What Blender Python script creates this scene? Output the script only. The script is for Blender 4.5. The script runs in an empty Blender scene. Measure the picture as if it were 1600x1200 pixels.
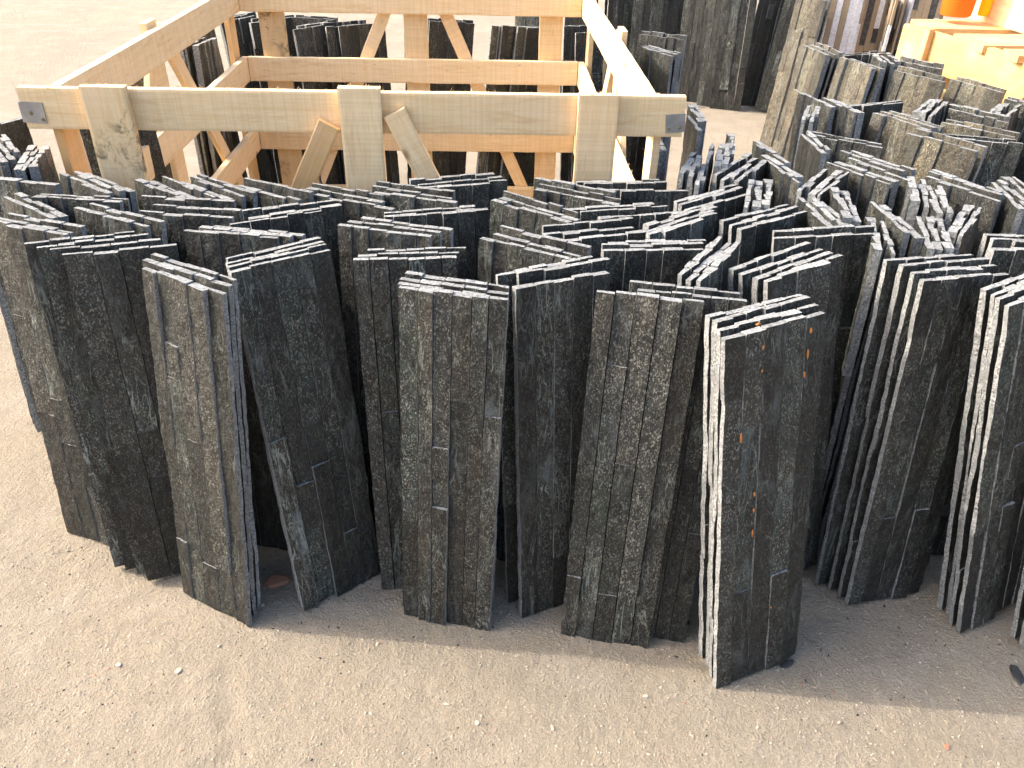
import bpy, bmesh, math, random
import numpy as np
from mathutils import Vector, Matrix, noise
R_ = math.radians
sc = bpy.context.scene
col = sc.collection
# ------------------------------------------------------------ camera
cam = bpy.data.cameras.new("camera"); co = bpy.data.objects.new("camera", cam); col.objects.link(co)
cam.sensor_width = 36.0; cam.lens = 36.0*1257.4/1600.0
cam.clip_start = 0.02; cam.clip_end = 500
PIT, ROL = R_(33.98), R_(1.374)
co.location = (0, 0, 1.1011)
co.matrix_world = Matrix.Translation((0, 0, 1.1011)) @ Matrix.Rotation(R_(90)-PIT, 4, 'X') @ Matrix.Rotation(ROL, 4, 'Z')
sc.camera = co
# ------------------------------------------------------------ world, sun, exposure
SUN_EL, SUN_AZ = R_(39), R_(-80)      # azimuth clockwise from +Y
w = bpy.data.worlds.new("World"); sc.world = w; w.use_nodes = True
nt = w.node_tree; bg = nt.nodes['Background']
sky = nt.nodes.new('ShaderNodeTexSky'); sky.sky_type = 'NISHITA'; sky.sun_disc = False
sky.sun_elevation = SUN_EL; sky.sun_rotation = SUN_AZ; sky.air_density = 1.1; sky.dust_density = 7.5; sky.ozone_density = 2.0
nt.links.new(sky.outputs[0], bg.inputs[0]); bg.inputs[1].default_value = 0.15
sl = bpy.data.lights.new("sun", 'SUN'); sl.energy = 1.45; sl.angle = R_(0.6); sl.color = (1.0, 0.89, 0.76)
so = bpy.data.objects.new("sun", sl); col.objects.link(so)
sd = Vector((math.sin(SUN_AZ)*math.cos(SUN_EL), math.cos(SUN_AZ)*math.cos(SUN_EL), math.sin(SUN_EL)))
so.rotation_euler = sd.to_track_quat('Z', 'Y').to_euler(); so.location = (-3, 1, 4)
vs = sc.view_settings; vs.view_transform = 'Standard'; vs.look = 'None'; vs.gamma = 1.0; vs.exposure = 1.66
# ------------------------------------------------------------ material helpers
def mat(name):
    m = bpy.data.materials.new(name); m.use_nodes = True
    t = m.node_tree; b = t.nodes['Principled BSDF']; return m, t, b
class N:
    def __init__(s, t): s.t = t
    def n(s, k, **kw):
        x = s.t.nodes.new(k)
        for a, v in kw.items():
            if a in x.inputs.keys(): 
                s.set(x, a, v)
            else: setattr(x, a, v)
        return x
    def set(s, x, a, v):
        if hasattr(v, 'is_output') or isinstance(v, bpy.types.NodeSocket): s.t.links.new(v, x.inputs[a])
        else: x.inputs[a].default_value = v
    def noise(s, vec, scale, detail=4, rough=.55, dist=0.0):
        x = s.n('ShaderNodeTexNoise'); s.set(x, 'Vector', vec); s.set(x, 'Scale', scale); s.set(x, 'Detail', detail); s.set(x, 'Roughness', rough); s.set(x, 'Distortion', dist)
        return x.outputs['Fac']
    def ramp(s, f, stops, interp='LINEAR'):
        x = s.n('ShaderNodeValToRGB'); s.set(x, 'Fac', f); cr = x.color_ramp; cr.interpolation = interp
        while len(cr.elements) < len(stops): cr.elements.new(.5)
        for e, (p, c) in zip(cr.elements, stops):
            e.position = p; e.color = (c, c, c, 1) if isinstance(c, (int, float)) else (*c, 1)
        return x.outputs['Color']
    def mix(s, f, a, b, mode='MIX'):
        x = s.n('ShaderNodeMix'); x.data_type = 'RGBA'; x.blend_type = mode
        s.set(x, 0, f)
        for i, v in ((6, a), (7, b)):
            if isinstance(v, tuple): x.inputs[i].default_value = (*v, 1)[:4]
            else: s.t.links.new(v, x.inputs[i])
        return x.outputs[2]
    def math(s, op, a, b=0.0, clamp=False):
        x = s.n('ShaderNodeMath'); x.operation = op; x.use_clamp = clamp
        for i, v in ((0, a), (1, b)):
            if isinstance(v, (int, float)): x.inputs[i].default_value = v
            else: s.t.links.new(v, x.inputs[i])
        return x.outputs[0]
    def mapping(s, vec, scale=(1, 1, 1), rot=(0, 0, 0), loc=None):
        x = s.n('ShaderNodeMapping'); s.t.links.new(vec, x.inputs['Vector']); x.inputs['Scale'].default_value = scale; x.inputs['Rotation'].default_value = rot
        if loc is not None: s.t.links.new(loc, x.inputs['Location'])
        return x.outputs[0]
    def bump(s, h, strength, dist, normal=None):
        x = s.n('ShaderNodeBump'); s.t.links.new(h, x.inputs['Height']); x.inputs['Strength'].default_value = strength; x.inputs['Distance'].default_value = dist
        if normal is not None: s.t.links.new(normal, x.inputs['Normal'])
        return x.outputs[0]
def obj_coords(g, seed_attr=True):
    tc = g.n('ShaderNodeTexCoord').outputs['Object']
    oi = g.n('ShaderNodeObjectInfo').outputs['Random']
    c = g.n('ShaderNodeCombineXYZ'); r10 = g.math('MULTIPLY', oi, 37.0)
    g.t.links.new(r10, c.inputs[0]); g.t.links.new(r10, c.inputs[1]); g.t.links.new(g.math('MULTIPLY', oi, 11.0), c.inputs[2])
    v = g.n('ShaderNodeVectorMath'); v.operation = 'ADD'; g.t.links.new(tc, v.inputs[0]); g.t.links.new(c.outputs[0], v.inputs[1])
    out = v.outputs[0]
    if seed_attr:
        a = g.n('ShaderNodeAttribute'); a.attribute_name = 'tint'
        sx = g.n('ShaderNodeSeparateColor'); g.t.links.new(a.outputs['Color'], sx.inputs[0])
        sc_ = g.n('ShaderNodeVectorMath'); sc_.operation = 'SCALE'; g.t.links.new(a.outputs['Color'], sc_.inputs[0]); sc_.inputs['Scale'].default_value = 13.0
        v2 = g.n('ShaderNodeVectorMath'); v2.operation = 'ADD'; g.t.links.new(out, v2.inputs[0]); g.t.links.new(sc_.outputs[0], v2.inputs[1])
        return v2.outputs[0], sx.outputs, oi
    return out, None, oi
def slate_material(name, sun_toned):
    m, t, b = mat(name); g = N(t)
    v, tint, rnd = obj_coords(g)
    br, hue, vein = tint[0], tint[1], tint[2]
    n1 = g.noise(v, 14, 6, .65, .6)
    n2 = g.noise(g.mapping(v, (1, 1, .55)), 95, 6, .7)
    n3 = g.noise(g.mapping(v, (1, 1, .62), (0, .5, 0)), 430, 4, .75)
    cloud = g.noise(v, 5, 3, .5, .5)
    dark = (.0065, .0062, .0052) if not sun_toned else (.03, .025, .018)
    mid = (.031, .0275, .0215) if not sun_toned else (.105, .092, .064)
    green = (.021, .032, .025) if not sun_toned else (.07, .075, .05)
    blue = (.025, .028, .027) if not sun_toned else (.09, .085, .066)
    base = g.mix(g.ramp(hue, [(.3, 0), (.8, 1)]), mid, green)
    base = g.mix(g.ramp(n1, [(.42, 0), (.62, 1)]), base, blue)
    base = g.mix(g.ramp(n2, [(.38, 1), (.60, 0)]), base, dark)
    base = g.mix(g.math('MULTIPLY', g.ramp(cloud, [(.54, 0), (.70, 1)]), .22), base, (.07, .050, .028) if not sun_toned else (.2, .13, .06))
    # pale mineral flecks
    n5 = g.noise(g.mapping(v, (1, 1, .5), (0, -.6, 0)), 150, 6, .8)
    fl = g.ramp(g.math('ADD', g.math('MULTIPLY', n3, .70), g.math('MULTIPLY', n5, .30)), [(.522, 0), (.575, 1)])
    flm = g.math('MULTIPLY', fl, g.ramp(g.noise(v, 16, 5, .7), [(.34, .38), (.66, .95)]))
    fc = g.mix(g.noise(v, 160, 2), (.30, .265, .215), (.14, .17, .145))
    if sun_toned: fc = g.mix(.5, fc, (.42, .33, .2))
    base = g.mix(flm, base, fc)
    # scratches and quartz veins, two directions, thin
    def veins(rot, sc1, lo, amt):
        x = g.mapping(v, (1, 1, .16), (0, rot, 0)); f = g.noise(x, sc1, 3, .55, .8)
        d = g.math('ABSOLUTE', g.math('SUBTRACT', f, .5))
        return g.math('MULTIPLY', g.ramp(d, [(0, 1), (lo, 0)]), amt)
    msk = g.ramp(g.noise(v, 9, 2), [(.46, 0), (.56, 1)])
    vv = g.math('MULTIPLY', g.math('MAXIMUM', veins(.75, 42, .014, .85), veins(-.55, 30, .009, .7)), msk)
    vv = g.math('MULTIPLY', vv, g.ramp(vein, [(.25, .0), (.7, 1)]))
    base = g.mix(vv, base, (.27, .30, .26))
    # pale chalky smears
    smr = g.math('MULTIPLY', g.ramp(g.noise(g.mapping(v, (1, 1, .35), (0, .5, 0)), 20, 5, .7, 1.2), [(.54, 0), (.72, 1)]), g.ramp(vein, [(.2, 0), (.9, .75)]))
    base = g.mix(smr, base, (.17, .19, .185))
    base = g.mix(1.0, base, g.ramp(br, [(0, .42), (.6, .80), (1, 1.45)]), 'MULTIPLY')
    base = g.mix(1.0, base, g.ramp(rnd, [(0, .8), (1, 1.2)]), 'MULTIPLY')
    t.links.new(base, b.inputs['Base Color'])
    t.links.new(g.ramp(n2, [(.3, .33), (.7, .62)]), b.inputs['Roughness'])
    b.inputs['Specular IOR Level'].default_value = .45
    cleft = g.noise(g.mapping(v, (1, 1, .7), (0, .5, 0)), 120, 5, .68, .4)
    h = g.math('ADD', g.math('MULTIPLY', cleft, .75), g.math('MULTIPLY', n3, .42))
    bp = g.bump(h, 1.0, .0042)
    t.links.new(bp, b.inputs['Normal'])
    return m
SLATE = slate_material('slate_split_face', False)
SLATE_SUN = slate_material('slate_split_face_sun_brown', True)  # lighter, browner copy of the slate: direct sun put into its colour
def cut_material():
    m, t, b = mat('slate_sawn_edge'); g = N(t)
    v, tint, rnd = obj_coords(g)
    n = g.noise(v, 260, 5, .7); n2 = g.noise(v, 35, 4, .6)
    c = g.mix(g.ramp(n, [(.38, 0), (.60, 1)]), (.11, .118, .12), (.43, .432, .42))
    c = g.mix(g.math('MULTIPLY', g.ramp(n2, [(.45, 0), (.62, 1)]), .75), c, (.24, .25, .25))
    c = g.mix(1.0, c, g.ramp(tint[0], [(0, .8), (1, 1.12)]), 'MULTIPLY')
    t.links.new(c, b.inputs['Base Color']); b.inputs['Roughness'].default_value = .8; b.inputs['Specular IOR Level'].default_value = .3
    t.links.new(g.bump(g.math('ADD', n, g.noise(v, 110, 4, .7)), 1.0, .0028), b.inputs['Normal'])
    return m
CUT = cut_material()
def mosaic_material():
    m, t, b = mat('mosaic_stone'); g = N(t)
    v, tint, rnd = obj_coords(g)
    c = g.ramp(tint[1], [(0, (.72, .72, .74)), (.34, (.035, .036, .04)), (.67, (.33, .25, .16))], 'CONSTANT')
    c = g.mix(g.ramp(g.noise(v, 90, 5, .7), [(.45, 0), (.7, .5)]), c, (.2, .17, .13))
    t.links.new(c, b.inputs['Base Color']); b.inputs['Roughness'].default_value = .7
    t.links.new(g.bump(g.noise(v, 120, 5, .7), .6, .002), b.inputs['Normal'])
    return m
MOSAIC = mosaic_material()
def wood_material(name, a, b_, dirt=0.0, sawn=1.0):
    m, t, b = mat(name); g = N(t)
    v, _, rnd = obj_coords(g, False)
    grain = g.noise(g.mapping(v, (1.1, 16, 16)), 7, 6, .62, .8)
    fine = g.noise(g.mapping(v, (2.2, 60, 60)), 10, 3, .6)
    blot = g.noise(v, 9, 3, .5)
    kv = g.n('ShaderNodeTexVoronoi'); t.links.new(g.mapping(v, (.75, 1.5, 1.5)), kv.inputs['Vector']); kv.inputs['Scale'].default_value = 6.0
    kn = g.ramp(kv.outputs['Distance'], [(.02, 1), (.075, 0)])
    c = g.mix(g.ramp(grain, [(.33, 0), (.7, 1)]), a, b_)
    c = g.mix(g.math('MULTIPLY', g.ramp(fine, [(.5, 0), (.72, 1)]), .35), c, (.60, .41, .20))
    c = g.mix(g.math('MULTIPLY', g.ramp(blot, [(.48, 0), (.7, 1)]), .45), c, (.90, .70, .47))
    # saw marks across the grain
    sw = g.noise(g.mapping(v, (190, 3, 3)), 1.0, 2, .5)
    c = g.mix(g.math('MULTIPLY', g.ramp(sw, [(.42, 1), (.56, 0)]), .24*sawn), c, (.62, .46, .25))
    c = g.mix(g.math('MULTIPLY', kn, .8), c, (.22, .10, .035))
    c = g.mix(g.math('MULTIPLY', g.ramp(g.noise(g.mapping(v, (.8, 5, 5)), 9, 4, .6, 1.5), [(.56, 0), (.66, 1)]), .35), c, (.66, .40, .18))
    if dirt: c = g.mix(g.math('MULTIPLY', g.ramp(g.noise(v, 26, 6, .75, .6), [(.50, 0), (.62, 1)]), g.math('MULTIPLY', g.ramp(g.noise(v, 8, 2), [(.48, 0), (.6, 1)]), dirt)), c, (.11, .085, .06))
    c = g.mix(1.0, c, g.ramp(rnd, [(0, (.88, .84, .78)), (.5, (1, 1, 1)), (1, (1.0, .93, .86))]), 'MULTIPLY')
    t.links.new(c, b.inputs['Base Color']); b.inputs['Roughness'].default_value = .72; b.inputs['Specular IOR Level'].default_value = .25
    h = g.math('ADD', g.math('MULTIPLY', fine, .5), g.math('MULTIPLY', sw, .5))
    t.links.new(g.bump(h, .5, .0014), b.inputs['Normal'])
    return m
WOOD = wood_material('pine_pale', (.92, .74, .48), (.84, .61, .335), sawn=1.0)
WOOD_O = wood_material('pine_orange', (.80, .52, .25), (.66, .38, .15))
WOOD_Y = wood_material('pine_yellow', (.70, .50, .22), (.60, .39, .14))
WOOD_D = wood_material('pine_dirty', (.84, .67, .42), (.72, .51, .27), dirt=.9, sawn=.6)
def ground_material():
    m, t, b = mat('packed_sand'); g = N(t)
    v = g.n('ShaderNodeTexCoord').outputs['Object']
    n1 = g.noise(v, 1.6, 5, .6, .3); n2 = g.noise(v, 22, 6, .65); n3 = g.noise(v, 240, 4, .7); n4 = g.noise(v, 7, 4, .6)
    c = g.mix(g.ramp(n1, [(.35, 0), (.65, 1)]), (.385, .328, .248), (.345, .300, .232))
    c = g.mix(g.math('MULTIPLY', g.ramp(n2, [(.46, 0), (.66, 1)]), .5), c, (.31, .265, .21))
    c = g.mix(g.math('MULTIPLY', g.ramp(n4, [(.50, 0), (.66, 1)]), .45), c, (.43, .378, .308))
    c = g.mix(g.math('MULTIPLY', g.ramp(g.noise(v, 3.2, 6, .7, .8), [(.52, 0), (.66, 1)]), .40), c, (.29, .255, .21))
    c = g.mix(g.math('MULTIPLY', g.ramp(g.noise(g.mapping(v, (1, 3.2, 1), (0, 0, .35)), 2.2, 7, .7, .6), [(.55, 0), (.63, 1)]), .30), c, (.46, .41, .34))
    c = g.mix(g.math('MULTIPLY', g.ramp(n3, [(.56, 0), (.68, 1)]), .5), c, (.60, .53, .44))
    c = g.mix(g.math('MULTIPLY', g.ramp(n3, [(.30, 1), (.40, 0)]), .45), c, (.25, .20, .15))
    vo = g.n('ShaderNodeTexVoronoi'); t.links.new(v, vo.inputs['Vector']); vo.inputs['Scale'].default_value = 85.0
    sp = g.ramp(vo.outputs['Distance'], [(.05, 1), (.14, 0)])
    sx = g.n('ShaderNodeSeparateColor'); t.links.new(vo.outputs['Color'], sx.inputs[0])
    c = g.mix(g.math('MULTIPLY', sp, g.ramp(sx.outputs[0], [(.86, 0), (.9, .85)])), c, (.07, .065, .06))
    c = g.mix(g.math('MULTIPLY', sp, g.ramp(sx.outputs[1], [(.84, 0), (.88, .7)])), c, (.66, .62, .55))
    t.links.new(c, b.inputs['Base Color']); b.inputs['Roughness'].default_value = .92; b.inputs['Specular IOR Level'].default_value = .15
    h = g.math('ADD', g.math('MULTIPLY', n2, .35), g.math('MULTIPLY', n3, .42))
    h = g.math('ADD', h, g.math('MULTIPLY', g.noise(v, 75, 6, .75), .8))
    t.links.new(g.bump(h, 1.0, .014), b.inputs['Normal'])
    return m
GROUND = ground_material()
def simple(name, c, rough=.6, metal=0.0, bumpy=0.0, c2=None, scale=60):
    m, t, b = mat(name); g = N(t)
    v, _, rnd = obj_coords(g, False)
    n = g.noise(v, scale, 5, .65)
    t.links.new(g.mix(g.ramp(n, [(.35, 0), (.65, 1)]), c, c2 or tuple(x*.7 for x in c)), b.inputs['Base Color'])
    b.inputs['Roughness'].default_value = rough; b.inputs['Metallic'].default_value = metal
    if bumpy: t.links.new(g.bump(n, bumpy, .002), b.inputs['Normal'])
    return m
STEEL = simple('galvanised_steel', (.42, .43, .45), .42, .85, .3, (.30, .31, .33), 35)
BOLT = simple('old_brass_bolt', (.30, .25, .13), .5, .6, .2)
GLUE = simple('orange_glue', (.55, .21, .05), .5)
STONE = simple('pebble_stone', (.42, .36, .28), .85, 0, .5, (.33, .285, .225), 40)
STONE_W = simple('pebble_pale', (.46, .41, .34), .8, 0, .5, (.36, .315, .26), 40)
BRICK = simple('brick_fragment', (.42, .20, .12), .85, 0, .6, (.30, .15, .10), 60)
# ------------------------------------------------------------ object helpers
def tag(o, label=None, cat=None, group=None, kind=None):
    if label: o['label'] = label
    if cat: o['category'] = cat
    if group: o['group'] = group
    if kind: o['kind'] = kind
    return o
def link(name, me, parent=None):
    o = bpy.data.objects.new(name, me); col.objects.link(o)
    if parent: o.parent = parent
    return o
def empty(name, loc=(0, 0, 0), rz=0.0):
    o = bpy.data.objects.new(name, None); col.objects.link(o); o.location = loc; o.rotation_euler = (0, 0, rz); o.empty_display_size = .05
    return o
# ------------------------------------------------------------ ground
def axis(segs):
    out = []
    for a, b_, n in segs: out += list(np.linspace(a, b_, n, endpoint=False))
    return np.array(out+[segs[-1][1]])
xs = axis([(-60, -8, 14), (-8, -2.2, 60), (-2.2, -1.0, 80), (-1.0, 1.0, 260), (1.0, 2.4, 90), (2.4, 8, 50), (8, 60, 14)])
ys = axis([(-20, -1, 12), (-1, .45, 40), (.45, 1.35, 150), (1.35, 3.2, 60), (3.2, 8, 130), (8, 16, 40), (16, 90, 16)])
def gh(x, y):
    p = Vector((x, y, 0))
    return (.006*noise.fractal(p*1.7, 1.0, 2.0, 3) + .0016*noise.fractal(p*27, .8, 2.0, 4) + .0013*noise.noise(p*80) - .004
            - .004*math.exp(-((x+.46+.35*(y-.85))**2)/.0004)*max(0, 1-abs(y-.72)*6))
verts = [(float(x), float(y), (gh(x, y) if (-8 < x < 8 and -1 < y < 16) else -.004)) for y in ys for x in xs]
nx = len(xs); faces = [(j*nx+i, j*nx+i+1, (j+1)*nx+i+1, (j+1)*nx+i) for j in range(len(ys)-1) for i in range(nx-1)]
me = bpy.data.meshes.new('ground'); me.from_pydata(verts, [], faces); me.materials.append(GROUND)
me.polygons.foreach_set('use_smooth', [True]*len(faces)); go = link('ground', me); tag(go, 'pale packed sandy ground of the yard', kind='structure')
del go['label']
# ------------------------------------------------------------ stone panels
def panel_mesh(name, seed, ncol, mosaic=False, mats=(None, None), step=.0062, relief=1.0):
    rng = random.Random(seed); Wd, Lh = .15, .605
    ws = [rng.uniform(.85, 1.15) for _ in range(ncol)]; s = sum(ws); ws = [a*Wd/s for a in ws]
    V, Fc, MI, T = [], [], [], []
    x0 = -Wd/2; off = Vector((seed*3.1, seed*1.7, seed*.9))
    for c in range(ncol):
        x1 = x0+ws[c]
        npc = rng.choice([1, 2, 2, 3, 3, 4]) if not mosaic else rng.choice([3, 4])
        cuts = [0]+sorted(rng.uniform(.12, .88)*Lh for _ in range(npc-1))+[Lh]
        cuts = [cuts[0]]+[q for i, q in enumerate(cuts[1:-1], 1) if q-cuts[i-1] > .05 and Lh-q > .04]+[Lh]
        for k in range(len(cuts)-1):
            z0, z1 = cuts[k]+.0003, cuts[k+1]-.0003
            if k == 0: z0 += rng.uniform(0, .003)
            if k == len(cuts)-2: z1 -= rng.uniform(0, .0034)
            tf = .0042+rng.choice([0, .0006, .0012, .0019, .0027, .0038, .0052])*relief*rng.uniform(.8, 1.1)
            tb = .0016+rng.uniform(0, .0030)
            xa, xb = x0+.0005, x1-.0005
            if c == 0: xa += rng.uniform(-.0012, .0016)
            if c == ncol-1: xb += rng.uniform(-.0016, .0012)
            tilt = rng.uniform(-.0010, .0010); tint = (rng.random(), rng.random(), rng.random(), 1)
            mx = max(3, int((xb-xa)/step)); mz = max(3, int((z1-z0)/step))
            po = off+Vector((rng.uniform(0, 9), 0, rng.uniform(0, 9)))
            base = len(V)
            for side in (0, 1):
                for j in range(mz+1):
                    for i in range(mx+1):
                        u = i/mx; x = xa+(xb-xa)*u; z = z0+(z1-z0)*j/mz
                        q = Vector((x*34, side*5.0, z*15))+po
                        r = noise.fractal(q, .9, 2.1, 4)
                        r2 = abs(noise.noise(q*2.6))
                        tv = noise.noise(Vector((x*22, 7.7, z*8))+po)*3.2+noise.noise(q*3.1)*.35
                        fl_ = math.floor(tv); fr = tv-fl_
                        terr = fl_+min(1, max(0, (fr-.78)/.14))
                        edge = 1.0 if 0 < i < mx and 0 < j < mz else .85
                        if side == 0:
                            y = -(tf+tilt*(u*2-1)+(.0011*r+.0014*r2)*edge*relief+.0008*terr*relief)
                        else:
                            y = tb+.0009*r+(.0008*noise.noise(Vector((x*30, 5, z*60))+po))
                        xe = x+(.0013*noise.noise(Vector((i*9.1, z*45, c*3.3))+po)+.0014*noise.noise(Vector((i*9.1, z*9, c*3.3+seed))) if (i in (0, mx) and ((c == 0 and i == 0) or (c == ncol-1 and i == mx))) else 0)
                        if 0 < c and i == 0: xe += .0007*noise.noise(Vector((3, z*38, c*3.3+seed)))+.0003
                        if c < ncol-1 and i == mx: xe += .0007*noise.noise(Vector((3, z*38, (c+1)*3.3+seed)))-.0003
                        ze = z-(.0007*abs(noise.noise(Vector((x*90, 1, seed)))) if j == mz else 0)
                        V.append((xe, y, ze)); T.append(tint)
            st_ = mx+1; bk = base+(mx+1)*(mz+1)
            for j in range(mz):
                for i in range(mx):
                    a = base+j*st_+i; Fc.append((a, a+1, a+st_+1, a+st_)); MI.append(0)
                    a = bk+j*st_+i; Fc.append((a, a+st_, a+st_+1, a+1)); MI.append(0)
            def cp(q_):
                V.append(V[q_]); T.append(T[q_]); return len(V)-1
            mp = {}
            def c_(q_):
                if q_ not in mp: mp[q_] = cp(q_)
                return mp[q_]
            for i in range(mx):
                a = base+i; d = bk+i; Fc.append((c_(a), c_(d), c_(d+1), c_(a+1))); MI.append(1)
                a = base+mz*st_+i; d = bk+mz*st_+i; Fc.append((c_(a), c_(a+1), c_(d+1), c_(d))); MI.append(1)
            for j in range(mz):
                a = base+j*st_; d = bk+j*st_; Fc.append((c_(a), c_(a+st_), c_(d+st_), c_(d))); MI.append(1)
                a = base+j*st_+mx; d = bk+j*st_+mx; Fc.append((c_(a), c_(d), c_(d+st_), c_(a+st_))); MI.append(1)
        x0 = x1
    me = bpy.data.meshes.new(name); me.from_pydata(V, [], Fc)
    for m in mats: me.materials.append(m)
    me.polygons.foreach_set('material_index', MI)
    me.polygons.foreach_set('use_smooth', [mi == 0 for mi in MI])
    at = me.color_attributes.new('tint', 'FLOAT_COLOR', 'POINT'); at.data.foreach_set('color', [x for t_ in T for x in t_])
    me.update(); return me
FINE = [panel_mesh('slate_panel', 100+i, (5, 6, 5, 5, 4, 6, 5, 5, 6, 5, 5, 4)[i], mats=(SLATE, CUT), step=.0038) for i in range(12)]
COARSE = [panel_mesh('slate_panel_far', 200+i, (5, 6, 5, 4, 5, 6, 5, 5)[i], mats=(SLATE, CUT), step=.0075, relief=1.25) for i in range(8)]
SUN_BROWN = [panel_mesh('sun_brown_slate_panel', 300+i, (5, 4, 5, 4)[i], mats=(SLATE_SUN, CUT), step=.007, relief=1.5) for i in range(4)]  # panels with the sunlit brown painted into the slate colour
MOS = [panel_mesh('mosaic_panel', 400+i, 6, True, (MOSAIC, MOSAIC), step=.01, relief=.6) for i in range(3)]
ORD = {1: [''], 2: ['front', 'back'], 3: ['front', 'middle', 'back'], 4: ['front', 'second', 'third', 'back'],
       5: ['front', 'second', 'third', 'fourth', 'back'], 6: ['first', 'second', 'third', 'fourth', 'fifth', 'last']}
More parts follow.
